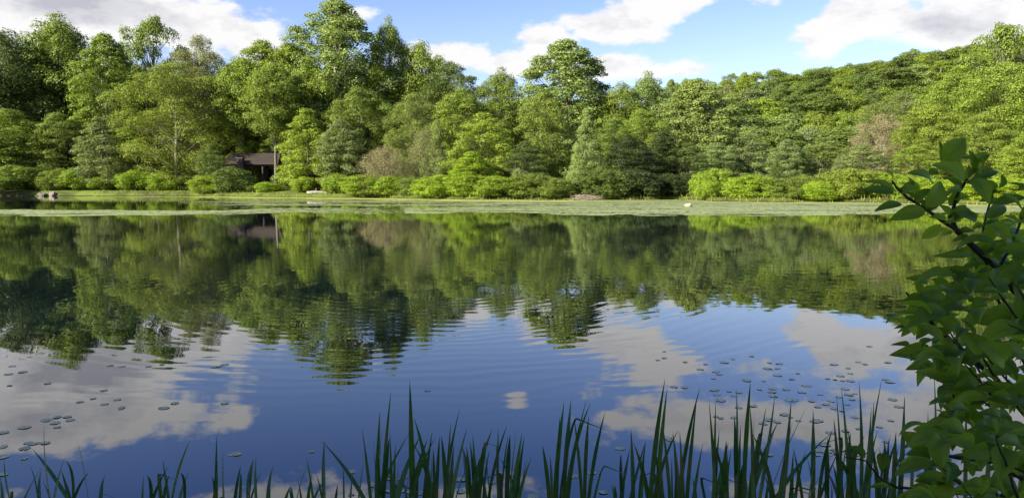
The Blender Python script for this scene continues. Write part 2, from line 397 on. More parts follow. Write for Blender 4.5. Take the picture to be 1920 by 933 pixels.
P_('conic', 14, 8, .04, 'cone', 150, .9, 0.164, 364, seed=66, flat=.7, trunk=.15, limbr=.05)
P_('wispy', 18, 13, .04, 'round', 260, 1.3, 0.164, 420, seed=77, flat=.75, trunk=.26, limbr=.05, nlimb=60, inner=.15, spread=.8)
P_('tallA', 24, 10, .46, 'round', 110, 1.6, 0.246, 560, seed=88, trunk=.30, limbr=.08, nlimb=30, flat=.75)
P_('bushA', 3.2, 4.4, .0, 'bush', 110, .6, 0.123, 336, seed=99, flat=.9, trunk=.06, multi=3, limbr=.02, nlimb=20, lob=.08)
P_('bushB', 3.4, 4.0, .0, 'bush', 100, .62, 0.123, 336, seed=101, flat=.85, trunk=.06, multi=3, limbr=.02, nlimb=20, lob=.18)
P_('bushC', 4.0, 5.6, .0, 'bush', 150, .65, 0.131, 336, seed=103, flat=.8, trunk=.07, multi=4, limbr=.025, nlimb=25, lob=.2)
P_('weep', 5.5, 5.0, .08, 'dome', 110, .7, 0.115, 322, seed=111, flat=.8, trunk=.1, multi=2, limbr=.03, nlimb=70, droop=.9, lob=.15, asp=.25)
P_('hillA', 13, 11, .10, 'round', 75, 1.92, 0.340, 470, seed=121, flat=.75, lob=.15, inner=.6, nlimb=14, trunk=.2)
P_('hillB', 13, 10, .08, 'dome', 75, 1.79, 0.323, 470, seed=122, flat=.75, lob=.15, inner=.6, nlimb=14, trunk=.2)
P_('hillC', 14, 9, .08, 'oval', 75, 1.66, 0.306, 470, seed=123, flat=.8, lob=.15, inner=.6, nlimb=20, trunk=.2)
P_('umbrella', 14, 13, .35, 'dome', 95, 1.4, 0.230, 420, seed=131, flat=.5, up=.5, nlimb=50, trunk=.28, limbr=.08, lob=.35)

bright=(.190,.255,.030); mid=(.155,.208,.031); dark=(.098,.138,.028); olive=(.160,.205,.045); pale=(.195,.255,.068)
lime=(.23,.32,.018); grayg=(.175,.215,.066); tan=(.24,.215,.115); yolive=(.175,.225,.030); deep=(.055,.075,.02); bushc=(.215,.30,.024); brownish=(.18,.195,.075)  # deep: near-black green; on the cove plants it stands in for shade
bark_c=(.11,.095,.075); palebark=(.42,.39,.33); darkbark=(.05,.042,.035)
ALL_LABELS = {}
def plant(kind, px, top, wpx, Y, c, label, cat='tree', name='broadleaf_tree', group=None, bark=bark_c, rz=None, ysq=None, base=None):
    tm, cm, H, W = PR[kind]
    if Y < 170: Y = Y + warp(px)
    p = at(px, top, Y); g = gz(p.x, Y) - .05 if base is None else base
    hz = max(p.z - g, .5); sz = hz/H; wid = wpx*Y/F; sxy = wid/W
    o = empty(name, (p.x, Y, g), random.uniform(0, 6.28) if rz is None else rz)
    o.scale = (sxy, sxy, sz)
    tag(o, label, cat, group); ALL_LABELS.setdefault(label, []).append((o, group))
    j = [random.uniform(.9, 1.1)]*2; j[0] *= random.uniform(.96, 1.03)
    k = link('trunk' if cat == 'tree' else 'stems', tm, o); k.color = bark + (1,)
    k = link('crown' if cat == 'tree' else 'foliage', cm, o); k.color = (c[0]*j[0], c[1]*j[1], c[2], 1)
    return o

LAY = __import__('types').SimpleNamespace()
# ---- front and middle trees of the far shore, left to right --------------------------------
T = [
 ('oakA', 10, 60, 170, 134, dark, 'dark green broad tree at the far left edge of the treeline', {}),
 ('oakB', 105, 30, 150, 140, mid, 'tall leafy tree with two rounded tops left of the pale-limbed tree', {}),
 ('oakC', -90, 90, 200, 130, mid, 'tall tree cut off by the left edge behind bright maples', {}),
 ('tulip', 195, 66, 120, 128, bright, 'light green tree with a short pale bare trunk showing mid-crown', {'bark': palebark}),
 ('umbrella', 285, 33, 130, 140, mid, 'tall open-topped tree whose branch leans right against grey cloud', {}),
 ('wispy', 375, 70, 120, 128, brownish, 'thin-leaved tree with bare pale twigs at its top', {'bark': (.24, .22, .17)}),
 ('wispy', 325, 118, 190, 119, yolive, 'wide olive-yellow tree with pale limbs left of the picnic shelter', {'bark': (.24, .22, .17)}),
 ('oakC', 420, 165, 110, 132, mid, 'shaded leafy tree between the olive tree and the shelter', {}),
 ('mapleB', 20, 206, 150, 121, bright, 'bright rounded maple at the left edge above the dark hollow', {}),
 ('mapleB', 105, 212, 105, 122, mid, 'bright maple with a dark right side beside the grey-green tree', {}),
 ('maple', 188, 220, 115, 118, grayg, 'grey-green conical tree above the left bank shrubs', {}),
 ('maple', -70, 235, 150, 118, mid, 'lower maple mostly cut off by the left edge', {}),
 ('mapleB', 90, 285, 110, 122, dark, 'small dark tree behind the pair of boulders', {}),
 ('tallA', 490, 78, 120, 126, bright, 'tall tree on bare trunks right behind the shelter roof', {'bark': darkbark}),
 ('tallA', 455, 112, 95, 124, mid, 'mid-green high-crowned tree on a straight dark trunk behind the shelter', {'bark': darkbark}),
 ('tallA', 540, 84, 110, 125, bright, 'high-crowned tree filling the gap beside the tall tulip tree', {'bark': palebark}),
 ('maple', 445, 205, 90, 125, bright, 'small understory tree with leaves lightened against the shade above the left end of the shelter roof', {'bark': palebark}),  # lighter leaf colour makes up for the missing sun behind the shelter
 ('maple', 508, 222, 70, 126, bright, 'small understory tree with leaf colour lightened against the shade above the right end of the shelter roof', {'bark': palebark}),
 ('mapleB', 470, 238, 110, 146, bright, 'low tree with sunlight put into its leaf colour deep behind the middle of the shelter roof', {'bark': palebark}),  # stands in shade; the bright green imitates lit leaves
 ('mapleB', 396, 270, 62, 112.5, dark, 'low dark tree covering the left end of the shelter roof', {}),
 ('conic', 543, 286, 40, 114, mid, 'small leafy tree hiding the right end of the shelter', {}),
 ('tulip', 628, 2, 175, 128, pale, 'tallest tree of the shore with an open airy pale top', {'bark': palebark}),
 ('oakB', 728, 36, 72, 134, mid, 'narrow dark-topped tree just right of the tallest tree', {}),
 ('oakB', 575, 120, 110, 121, bright, 'bright leafy tree at the left foot of the tallest tree', {}),
 ('maple', 575, 205, 125, 113, bright, 'layered bright maple overhanging the right end of the shelter', {}),
 ('oakC', 675, 165, 130, 118, mid, 'mid-green layered tree directly below the tallest tree', {}),
 ('mapleB', 640, 225, 90, 112, grayg, 'rounded grey-green tree above the oval bank shrub', {}),
 ('oakA', 785, 82, 120, 136, bright, 'rounded light tree on the right shoulder of the tallest tree', {}),
 ('oakC', 845, 118, 130, 131, dark, 'dark spiky-topped tree sloping down towards the central cloud gap', {}),
 ('oakB', 865, 168, 115, 117, bright, 'bright rounded tree in front of the dark spiky-topped one', {}),
 ('wispy', 775, 175, 95, 116, olive, 'olive thin-leaved tree behind the tan twiggy bush', {}),
 ('conic', 820, 225, 55, 106, olive, 'small pale tree with drooping brown twigs beside the tan bush', {'bark': palebark}),
 ('mapleB', 905, 212, 110, 104, bright, 'bright dome-shaped tree above the lime-green maple', {}),
 ('maple', 885, 285, 115, 98, lime, 'low lime-green maple spreading above the long hedge', {}),
 ('oakB', 940, 130, 85, 130, mid, 'green tree with a fine-pointed top under the central cloud', {}),
 ('tulip', 1062, 78, 178, 126, (.225,.295,.07), 'big domed pale tree standing up alone against the clouds', {'bark': bark_c}),
 ('oakC', 1020, 168, 105, 110, mid, 'layered tree below the left half of the big domed tree', {}),
 ('conic', 1100, 205, 75, 98, pale, 'pale pyramid-shaped tree above the brush pile', {}),
 ('mapleB', 985, 265, 90, 102, dark, 'dark low tree behind the two pale saplings of the hedge', {}),
 ('oakA', 1165, 158, 95, 122, mid, 'rounded tree on the right shoulder of the big domed tree', {}),
 ('oakB', 1215, 138, 95, 126, pale, 'pale leafy tree with a flat twiggy top', {}),
 ('oakC', 1150, 225, 90, 108, mid, 'green tree right of the pale pyramid-shaped tree', {}),
 ('oakC', 1205, 205, 100, 108, bright, 'tree with cream-flecked foliage above the dark cove', {}),
 ('tulip', 1308, 150, 140, 116, (.25,.31,.07), 'large pale tree with white forked limbs above the cove', {'bark': palebark}),
 ('mapleB', 1180, 258, 115, 99, deep, 'leafy tree coloured dark for shade leaning over the left of the cove', {}),  # cove shade is put into the leaf colour
 ('maple', 1245, 246, 115, 103, deep, 'tree coloured dark for shade hanging over the middle of the cove', {}),
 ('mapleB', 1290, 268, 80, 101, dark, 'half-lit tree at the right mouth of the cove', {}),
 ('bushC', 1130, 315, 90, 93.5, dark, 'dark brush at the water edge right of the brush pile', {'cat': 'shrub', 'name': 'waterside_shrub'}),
 ('bushC', 1190, 318, 100, 95, deep, 'shrub coloured dark for shade under the left cove tree', {'cat': 'shrub', 'name': 'waterside_shrub'}),  # shrub greens darkened to carry the shade of the cove
 ('bushC', 1255, 325, 90, 97, deep, 'shrub coloured almost black for the deepest shade of the cove', {'cat': 'shrub', 'name': 'waterside_shrub'}),
 # right shore
 ('mapleB', 1345, 268, 90, 108, pale, 'pale tree behind the first shrubs right of the cove', {}),
 ('mapleB', 1405, 250, 100, 112, grayg, 'soft grey-green tree above the largest right-bank shrub', {}),
 ('mapleB', 1475, 262, 80, 104, pale, 'pale rounded tree between two grey-green crowns on the right shore', {}),
 ('conic', 1455, 302, 40, 92, dark, 'small dark tree poking up between the right-bank shrubs', {}),
 ('mapleB', 1545, 258, 105, 106, olive, 'olive tree at the foot of the hillside above the broad yellow-green shrub', {}),
 ('mapleB', 1620, 270, 100, 98, grayg, 'grey-green tree above the highest leaf of the foreground shrub at its left', {}),
 ('wispy', 1690, 175, 150, 128, olive, 'thin grey-olive tree with white bare limbs low on the right hillside', {'bark': palebark}),
 ('wispy', 1660, 215, 110, 112, tan, 'dusty half-bare tree in front of the white-limbed one', {'bark': palebark}),
 ('umbrella', 1885, 45, 150, 118, mid, 'large flat-topped tree crowning the right edge against cloud', {}),
 ('oakC', 1800, 128, 150, 112, bright, 'big layered tree below the flat-topped one on the right', {}),
 ('oakC', 1890, 118, 170, 102, bright, 'broad layered tree filling the right edge of the photo', {}),
 ('oakB', 1745, 190, 110, 104, yolive, 'yellow-green tree left of the broad right-edge tree', {}),
 ('oakC', 1840, 215, 130, 92, mid, 'lower layered tree behind the parked cars', {}),
 ('oakA', 2010, 100, 200, 98, bright, 'tree mostly outside the right edge of the photo', {}),
 ('mapleB', 1725, 262, 90, 95, bright, 'bright low tree left of the parked cars', {}),
 ('mapleB', 1935, 250, 110, 84, bright, 'bright low tree right of the parked cars at the right edge', {}),
]
for k, px, top, wd, Y, c, lab, kw in T: plant(k, px, top, wd, Y, c, lab, group='trees along the far shore' if kw.get('cat', 'tree') == 'tree' else None, **kw)

# ---- individually shaped shrubs on the bank -----------------------------------------------
B = [
 ('bushC', 20, 312, 90, 113.5, mid, 'broad shaded shrub at the left edge of the bank'),
 ('bushB', 108, 318, 55, 115, mid, 'leftmost rounded shrub just right of the boulders'),
 ('bushA', 142, 320, 52, 115, bushc, 'rounded sunlit shrub touching the leftmost one'),
 ('bushA', 194, 331, 46, 116, bushc, 'small round shrub standing alone on the left lawn'),
 ('bushA', 254, 321, 62, 116, bushc, 'large ball-shaped shrub right of the small lone shrub'),
 ('bushB', 303, 325, 48, 116, bushc, 'shrub pressed against the large ball-shaped one'),
 ('bushC', 412, 328, 84, 112, bushc, 'wide bright shrub in front of the left half of the shelter'),
 ('bushB', 470, 342, 44, 112, mid, 'low dim shrub below the shelter chimney'),
 ('bushB', 502, 343, 42, 111, bushc, 'low bright shrub below the shelter opening'),
 ('bushC', 545, 320, 60, 119, dark, 'dark shrub at the right end of the shelter'),
 ('bushB', 436, 314, 62, 110.8, dark, 'dim shrub against the stone chimney of the shelter'),
 ('bushA', 569, 333, 40, 109, bushc, 'small round shrub left of the pale log'),
 ('bushA', 632, 328, 44, 106, bushc, 'upright oval shrub right of the pale log'),
 ('bushC', 690, 330, 85, 103, bushc, 'broad shrub at the left end of the long hedge'),
 ('bushB', 735, 332, 60, 101, bushc, 'hedge shrub below the tan twiggy bush'),
 ('bushB', 775, 334, 50, 100, mid, 'darker hedge shrub below the drooping brown twigs'),
 ('bushC', 825, 330, 80, 97.5, bushc, 'hedge shrub left of the lime-green maple'),
 ('bushC', 878, 328, 75, 96.5, bushc, 'hedge shrub directly under the lime-green maple'),
 ('bushC', 930, 332, 75, 95, bushc, 'hedge shrub right of the lime-green maple'),
 ('bushB', 975, 318, 32, 95.5, pale, 'pale upright sapling rising from the hedge'),
 ('bushC', 1000, 328, 75, 94.5, mid, 'hedge shrub with a pale sapling at its left'),
 ('bushC', 1042, 336, 60, 93, mid, 'rightmost shrub of the hedge beside the brush pile'),
 ('bushB', 1078, 318, 28, 94, pale, 'pale slender shrub with straw-coloured stems by the brush pile'),
 ('bushC', 1338, 318, 62, 89, bushc, 'tall bright shrub at the right mouth of the cove'),
 ('bushA', 1328, 342, 36, 86.5, bushc, 'small round shrub in front of the tall bright one'),
 ('bushC', 1408, 330, 78, 84, bushc, 'large textured shrub right of the grassy gap'),
 ('bushA', 1378, 350, 30, 84, bushc, 'little round shrub at the left foot of the large textured one'),
 ('bushC', 1470, 336, 66, 83, mid, 'shrub right of the large textured shrub'),
 ('bushB', 1500, 330, 50, 88, mid, 'duller shrub set back behind its neighbours on the right bank'),
 ('bushC', 1535, 342, 60, 81.5, bushc, 'low spreading shrub left of the broad yellow-green one'),
 ('bushC', 1592, 318, 92, 82, yolive, 'broad tall yellow-green shrub on the right bank'),
 ('bushC', 1655, 325, 80, 82, bushc, 'shrub partly hidden by the first leaves of the foreground shrub'),
 ('bushC', 1735, 335, 90, 77, bushc, 'shrub seen through the foreground leaves left of the cars'),
 ('bushA', 1775, 343, 84, 74.5, lime, 'lime shrub in front of the white car'),
 ('bushC', 1850, 345, 80, 72.5, lime, 'low lime shrub in front of the silver car'),
 ('bushC', 1900, 335, 80, 72, bushc, 'shrub at the right edge behind the foreground shrub'),
 ('weep', 722, 276, 84, 104, tan, 'tan twiggy rounded bush behind the hedge'),
 ('weep', 800, 240, 60, 107, brownish, 'taller brown weeping bush right of the tan one'),
 ('bushC', -70, 318, 110, 113.5, mid, 'shrub cut off by the left edge of the photo'),
]
for k, px, top, wd, Y, c, lab in B: plant(k, px, top-2, wd*1.17, Y, c, lab, 'shrub', 'bank_shrub', 'shrubs along the far bank')

# ---- backdrop trees showing only through gaps
rd = random.Random(5)
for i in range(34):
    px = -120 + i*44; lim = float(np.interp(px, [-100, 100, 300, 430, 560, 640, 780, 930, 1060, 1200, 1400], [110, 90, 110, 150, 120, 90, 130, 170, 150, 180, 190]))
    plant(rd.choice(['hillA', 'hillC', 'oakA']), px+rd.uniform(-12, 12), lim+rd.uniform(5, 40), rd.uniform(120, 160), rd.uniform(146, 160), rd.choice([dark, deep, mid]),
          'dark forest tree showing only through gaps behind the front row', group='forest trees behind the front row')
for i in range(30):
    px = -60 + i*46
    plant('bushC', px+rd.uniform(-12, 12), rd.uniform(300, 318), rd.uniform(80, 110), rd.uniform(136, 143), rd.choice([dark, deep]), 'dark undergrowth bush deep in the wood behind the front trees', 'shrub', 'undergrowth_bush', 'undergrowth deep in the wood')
for i in range(16):
    px = 430 + i*9 + rd.uniform(-3, 3)
    if i % 2: continue
    Y = rd.uniform(128, 150)
    plant('tallA', px, rd.uniform(120, 160), 70, Y, rd.choice([dark, mid]), 'slim bare-trunked tree in the wood right behind the shelter', name='slender_tree', group='slender trees behind the shelter', bark=rd.choice([palebark, darkbark, bark_c]))
for i, (px, lab, c) in enumerate([(512, 'slim pale-trunked tree standing in front of the shelter roof', palebark)]):
    plant('tallA', px, 120, 95, 114.5, mid, lab, name='slender_tree', bark=(.12, .11, .09), group='slender trees behind the shelter')

# ---- the wooded hillside ------------------------------------------------------------------
RIDGE_P = [1100, 1200, 1300, 1370, 1440, 1500, 1560, 1640, 1705, 1760, 1830, 1920, 2050]
RIDGE_Y = [170, 160, 150, 142, 133, 132, 124, 118, 110, 116, 105, 90, 80]
hues = [('dark green', (.125,.175,.034)), ('mid-green', mid), ('bright green', bright), ('olive', olive), ('pale green', pale), ('grey-green', grayg), ('yellow-olive', yolive)]
marks = [(1250, 'the dark cove'), (1330, 'the white-limbed tree'), (1410, 'the grassy gap'), (1480, 'the small dark bank tree'),
         (1560, 'the low spreading shrub'), (1640, 'the broad yellow-green shrub'), (1720, 'the dusty half-bare tree'), (1800, 'the parked cars'), (1880, 'the broad right-edge tree'), (9999, 'the right photo edge')]
used = set(); sizes = ['', 'small ', 'broad ', 'rounded ', 'ragged ', 'low ', 'flat-topped ', 'dense ']
rows = [(262, 0, 'on the ridge'), (238, 26, 'just below the ridge'), (214, 50, 'high on the hillside'), (190, 76, 'halfway up the hillside'), (168, 104, 'low on the hillside'), (148, 134, 'near the foot of the hillside'), (130, 160, 'at the foot of the hillside')]
for ri, (Y, dpx, where) in enumerate(rows):
    px = 1225 + rd.uniform(0, 30) + (60 if ri > 3 else 0)
    while px < 2010:
        wdt = rd.choice([rd.uniform(5.5, 7.5), rd.uniform(6.5, 9), rd.uniform(8.5, 11.5)])*F/Y*(1 if ri < 5 else .95)
        top = np.interp(px, RIDGE_P, RIDGE_Y) + dpx + (rd.uniform(-22, 12) if ri else rd.uniform(-5, 9))
        # keep trees of a believable height on the slope
        p = at(px, top, Y); g = gz(p.x, Y); hh = p.z-g
        hh = min(max(hh, 9.5), 22); tz = g+hh
        hn, hc = rd.choices(hues, [2.2, 3, 3.2, 1, 1.8, 1.2, 1.5])[0]
        if 1480 < px < 1700 and ri in (1, 2): hn, hc = rd.choices(hues[:3], [3, 2, 1])[0]
        mk = next(mm for lim, mm in marks if px < lim)
        for s_ in (['', 'broad ', 'rounded ', 'dense ', 'ragged ', 'spreading ', 'bushy ', 'wide-crowned '] if wdt*Y/F > 8 else ['', 'small ', 'slim ', 'narrow ', 'neat ', 'compact ', 'little ', 'slender ']):
            lab = f'{s_}{hn} tree {where} above {mk}'
            if lab not in used: break
        used.add(lab)
        kk = rd.choice(['hillA', 'hillB', 'hillC', 'hillA', 'umbrella' if ri == 0 else 'hillB'])
        # convert the real top back through the camera-free height
        tm, cm, H, W = PR[kk]
        o = plant(kk, px, top, wdt*1.1, Y, hc, lab, name='hillside_tree', group='trees covering the hillside', bark=rd.choice([bark_c, palebark]))
        o.scale = (o.scale[0], o.scale[1], hh/H)
        px += wdt*rd.uniform(.62, .85)
for px, top, Y, c, lab in [(1372, 138, 255, mid, 'small umbrella-shaped tree alone on the ridge at its left end'), (1712, 93, 262, pale, 'pale rounded tree rising above the ridge line')]:
    plant('umbrella' if px < 1500 else 'hillA', px, top, 44 if px < 1500 else 50, Y, c, lab, name='hillside_tree', group='trees covering the hillside')

# trees on our own bank behind and left of the viewer: they shade the foreground
for x, y, s, k, lab in [(-14, -7, 1.0, 'oakC', 'leafy tree on the near bank behind the viewer, leftmost'), (-8.5, -8.5, .95, 'oakA', 'leafy tree on the near bank behind the viewer, middle'), (-5, -5.2, .7, 'oakC', 'leafy smaller tree on the near bank behind the viewer, nearest'), (-20, -9, 1.05, 'oakB', 'leafy tree on the near bank behind the viewer, farthest left')]:
    tm, cm, H, W = PR[k]; o = empty('shade_tree', (x, y, gz(x, y)-.1), x); o.scale = (s, s, s)
    tag(o, lab, 'tree', 'trees on the near bank'); q = link('trunk', tm, o); q.color = bark_c+(1,); q = link('crown', cm, o); q.color = mid+(1,)

# ------------------------------------------------------------------ duckweed, far lily pads, bank grass
def nz(x, y, s, seed):
    """cheap smooth value noise, numpy"""
    r = np.random.default_rng(seed); T_ = r.uniform(size=(256, 256)); x = x*s; y = y*s
    xi = np.floor(x).astype(int); yi = np.floor(y).astype(int); fx = x-xi; fy = y-yi; fx = fx*fx*(3-2*fx); fy = fy*fy*(3-2*fy)
    g = lambda a, b_: T_[a % 256, b_ % 256]
    return (g(xi, yi)*(1-fx)+g(xi+1, yi)*fx)*(1-fy)+(g(xi, yi+1)*(1-fx)+g(xi+1, yi+1)*fx)*fy
def shoreY(x, y):
    px = np.clip(960+1450*x/np.maximum(y, 1), -2500, 4000); return np.interp(px, SH_P, SH_Y) + 1.3*np.sin(x*.23)+.8*np.sin(x*.61+1)+.4*np.sin(x*1.7)
gx = np.arange(-110, 75, .5); gy = np.arange(60, 121, .5)
GX, GY = np.meshgrid(gx, gy); s = shoreY(GX, GY) - GY
GPX = 960+1450*GX/GY
wd = np.interp(GPX, [0, 400, 700, 1000, 1250, 1330, 1700], [7, 9, 13, 9, 5, 4, 5])
n_ = nz(GX, GY*1.7, .18, 3)*.6+nz(GX, GY*2, .7, 4)*.4
keep = (s > -1.6) & (s < wd*(.35+1.15*n_)) & (nz(GX, GY, 1.3, 9) > .13)
idx = np.argwhere(keep)
VV = []; FF = []
rng = np.random.default_rng(4)
Vz = .006 + .0*GX
vid = {}
def gv(i, j):
    if (i, j) not in vid: vid[(i, j)] = len(VV); VV.append((-110.25+.5*j+rng.uniform(-.15, .15), 59.75+.5*i+rng.uniform(-.15, .15), .006))
    return vid[(i, j)]
for i, j in idx: FF.append((gv(i, j), gv(i, j+1), gv(i+1, j+1), gv(i+1, j)))
mdw = simple('duckweed', (.34, .36, .045), .8, (.22, .26, .04), .6)
tag(link('duckweed', npmesh('duckweed', VV, FF, mdw)), 'yellow-green duckweed film floating along the far bank', 'duckweed', kind='stuff')

def pad_field(n, x0, x1, y0, y1, densf, rad, seed, z0=.0015):
    rng = np.random.default_rng(seed)
    x = rng.uniform(x0, x1, n); y = rng.uniform(y0, y1, n)
    px = 960+1450*x/y; k = rng.uniform(size=n) < densf(x, y, px); x, y = x[k], y[k]; n = len(x)
    K = 7; a = rng.uniform(0, 6.28, n)[:, None] + np.arange(K)[None]*2*math.pi/K
    r = rad*rng.uniform(.6, 1.3, n)[:, None]*rng.uniform(.88, 1.08, (n, K)); tl = rng.normal(size=(n, 2))*.05
    dx = r*np.cos(a); dy = r*np.sin(a); z = z0 + rng.uniform(0, .003, n)[:, None] + np.abs(dx*tl[:, :1]+dy*tl[:, 1:])*.2
    V = np.stack([x[:, None]+dx, y[:, None]+dy, z], -1).reshape(-1, 3)
    return V, np.arange(n*K).reshape(-1, K), K
def far_d(x, y, px):
    s = shoreY(x, y)-y
    n1_ = nz(x, y*2.5, .10, 21); n2_ = nz(x, y*3, .45, 22); n3_ = nz(x, y*2, 1.4, 23)
    pat = n1_*.5+n2_*.3+n3_*.2
    edge = (nz(x, y*0, .12, 41)-.5)*6 + (nz(x, y*0, .6, 42)-.5)*2.5 + np.interp(px, [-200, 0, 300, 420, 560, 760, 1000, 1300, 1640, 1800], [45, 44.5, 43.5, 42.5, 47, 47, 45, 44.5, 46, 48])   # near edge of the field
    cov = np.interp(px, [-200, 0, 200, 380, 480, 700, 900, 1050, 1300, 1700], [-.2, -.2, .12, .34, .44, .52, .62, .68, .74, .72])
    strip = np.interp(px, [-200, 300, 520, 760], [1, 1, .6, 0])*(np.abs(y-(edge+5.5+1.5*(n1_-.5))) < 5.2)
    gap = (n1_*.35+nz(x, y*6, .35, 24)*.4+n2_*.25)
    d = np.where((y > edge+2*(n2_-.5)) & (s > 1), np.where(gap > 1.03-cov, 1.0, np.where(px < 420, 0, .03))*np.where(nz(x*.35, y*2.2, .8, 31) > .38, 1, .35), 0)
    d = np.where((y < edge+14) & (px < 760), np.where(strip > 0, np.where(gap > .43, strip, .03), d*.1), d)
    return d
V, Fq, K = pad_field(230000, -42, 46, 42, 100, far_d, .15, 5)
mpad, nt, b = newmat('lily_field'); p = geo_pos(nt); f = noise(nt, p, 2.2, 3, .7)
nt.links.new(Ramp(nt, f, [(.3, (.14, .18, .05)), (.5, (.26, .30, .11)), (.7, (.35, .35, .17))]), b.inputs['Base Color']); b.inputs['Roughness'].default_value = .6; b.inputs['Specular IOR Level'].default_value = .2
tag(link('water_lily_field', npmesh('water_lily_field', V, Fq, mpad, K)), 'dense field of small pale lily pads floating off the far bank', 'lily pads', kind='stuff')

# bank grass
rng = np.random.default_rng(12); n = 60000
x = rng.uniform(-100, 60, n); y = rng.uniform(64, 128, n); s = y-shoreY(x, y)
k = (s > -.5) & (s < 3.0+16*(rng.uniform(size=n) < .12)) ; x, y, s = x[k], y[k], s[k]; z = ground(x, y)
hgt = rng.uniform(.12, .42, len(x))*np.where(s < 2.2, 1.0+.5*nz(x, y, .3, 8), .35); a = rng.uniform(0, 6.28, len(x)); wv = .05
dx, dy = np.cos(a)*wv, np.sin(a)*wv; ln = rng.normal(size=(len(x), 2))*.10
V = np.stack([np.stack([x-dx, y-dy, z-.05], -1), np.stack([x+dx, y+dy, z-.05], -1), np.stack([x+ln[:, 0], y+ln[:, 1], z+hgt], -1)], 1).reshape(-1, 3)
g = link('grass', npmesh('grass', V, np.arange(len(V)).reshape(-1, 3), M_FOL, 3)); g.color = (.19, .22, .03, 1)
tag(g, 'sunlit grass fringe along the far bank', 'grass', kind='stuff')
# weeds on our own bank at the lower right corner
# ------------------------------------------------------------------ bank objects
def boulder(px, py_base, Y, w_, h_, label, colr, seed, z=None):
    rng = random.Random(seed); mb = MB(); k, m_ = 14, 8
    for i in range(m_+1):
        ph = math.pi*i/m_
        for j in range(k):
            th = 2*math.pi*j/k; r = 1+.16*math.sin(3*th+seed+ph*2)+.10*math.sin(5*th-ph*4+seed*2)+rng.uniform(-.05, .05)
            if i in (0, m_): r = 1
            mb.v.append((w_/2*r*math.sin(ph)*math.cos(th), w_/2*.8*r*math.sin(ph)*math.sin(th), h_*(.35+.65*r*math.cos(ph))))
    for i in range(m_):
        for j in range(k): mb.f.append([i*k+j, (i+1)*k+j, (i+1)*k+(j+1)%k, i*k+(j+1)%k])
    Y += warp(px); x = at(px, py_base, Y).x
    o = mb.build('boulder', simple('stone_'+str(seed), colr, .9, tuple(c*.55 for c in colr), 3), None, False, (x, Y, (max(gz(x, Y), -.05) if z is None else z)))
    return tag(o, label, 'boulder', 'boulders at the water')
boulder(80, 364, 110.9, 1.3, .55, 'low grey-brown boulder, left one of the bank pair', (.17, .145, .12), 1)
boulder(99, 364, 110.7, 1.1, .8, 'rounder pinkish boulder, right one of the bank pair', (.26, .2, .165), 2)
boulder(1291, 388, 63, .62, .26, 'tan boulder poking out of the lily pads off the cove', (.5, .4, .27), 3, 0.0)
# pale log
YL = 105.2+warp(600); x = at(600, 365, YL).x; g0 = gz(x, YL)
o = empty('fallen_log', (x, YL, g0)); tag(o, 'pale weathered log lying on the bank between two round shrubs', 'log')
mb = MB(); mb.tube([(-1.9, 0, .1), (-1.0, .05, .16), (0, 0, .17), (1, -.05, .12), (1.9, .05, .02)], [.2, .24, .22, .19, .1], 10); mb.build('log', simple('pale_wood', (.34, .31, .26), .85, (.12, .10, .08), 3), o, True)
mb = MB(); mb.tube([(-.6, 0, .25), (-.45, -.2, .6), (-.5, -.3, .75)], [.07, .05, .03], 6); mb.build('branch_stub', simple('pale_wood_stub', (.45, .4, .33), .85), o, True)
# brush pile
x = at(1098, 372, 90.8).x; o = empty('brush_pile', (x, 90.4, max(gz(x, 90.4), .02))); o.scale = (.6, .6, .8); tag(o, 'heap of pale dead sticks at the water edge of the point', 'brush pile')
mb = MB(); r_ = random.Random(3)
for i in range(150):
    a = r_.gauss(0, .45); L = r_.uniform(1.0, 2.4); cx_, cy_, cz_ = r_.gauss(0, 1.0), r_.gauss(0, .5), abs(r_.gauss(.2, .25)); tz = r_.gauss(.0, .25)
    d = Vector((math.cos(a), math.sin(a), tz)); c0 = Vector((cx_, cy_, cz_)); mb.tube([c0-d*L/2, c0+Vector((0, 0, r_.uniform(0, .12))), c0+d*L/2], [.03, .028, .012], 4, False)
mb.build('dead_sticks', simple('dry_sticks', (.36, .29, .21), .9, (.15, .12, .09), 3), o)

# ------------------------------------------------------------------ picnic shelter
Ys = 121.0+warp(470)
p = at(482, 330, Ys); fx = p.x; fg = gz(fx, Ys)
sh = empty('picnic_shelter', (fx, Ys, fg), R(-6)); tag(sh, 'low brown-roofed open picnic shelter with a stone chimney among the trees', 'picnic shelter')
m_roof = simple('brown_shingles', (.06, .043, .034), .85, (.022, .017, .014), 9, bump=.03)
m_wood = simple('dark_timber', (.05, .035, .025), .8); m_stone = simple('field_stone', (.12, .095, .07), .9, (.03, .025, .02), 6, bump=.05)
zr, ze = 5.9, 4.15; hw, hd, rdg = 5.1, 3.2, 4.2
mb = MB()
for sgn in (0,):
    v = [(-hw, -hd, ze), (hw, -hd, ze), (hw, hd, ze), (-hw, hd, ze), (-rdg, 0, zr), (rdg, 0, zr)]
    n0 = 0; mb.v += v + [(a, b_, c-.16) for a, b_, c in v]
    for q in ([0,1,5,4],[2,3,4,5],[1,2,5],[3,0,4]): mb.f.append(q); mb.f.append([i+6 for i in q][::-1])
    for a, b_ in ((0,1),(1,2),(2,3),(3,0)): mb.f.append([a, a+6, b_+6, b_])
rf = mb.build('roof', m_roof, sh)
mb = MB()
for i in range(9):
    t = i/9; z = ze+(zr-ze)*t+.012; y = -hd*(1-t)-.01; xx = hw-(hw-rdg)*t; mb.box((0, y, z), (2*xx-.1, .09, .025))
mb.build('shingle_course', simple('shingle_edges', (.075, .055, .042), .9, (.03, .022, .018), 12), rf)
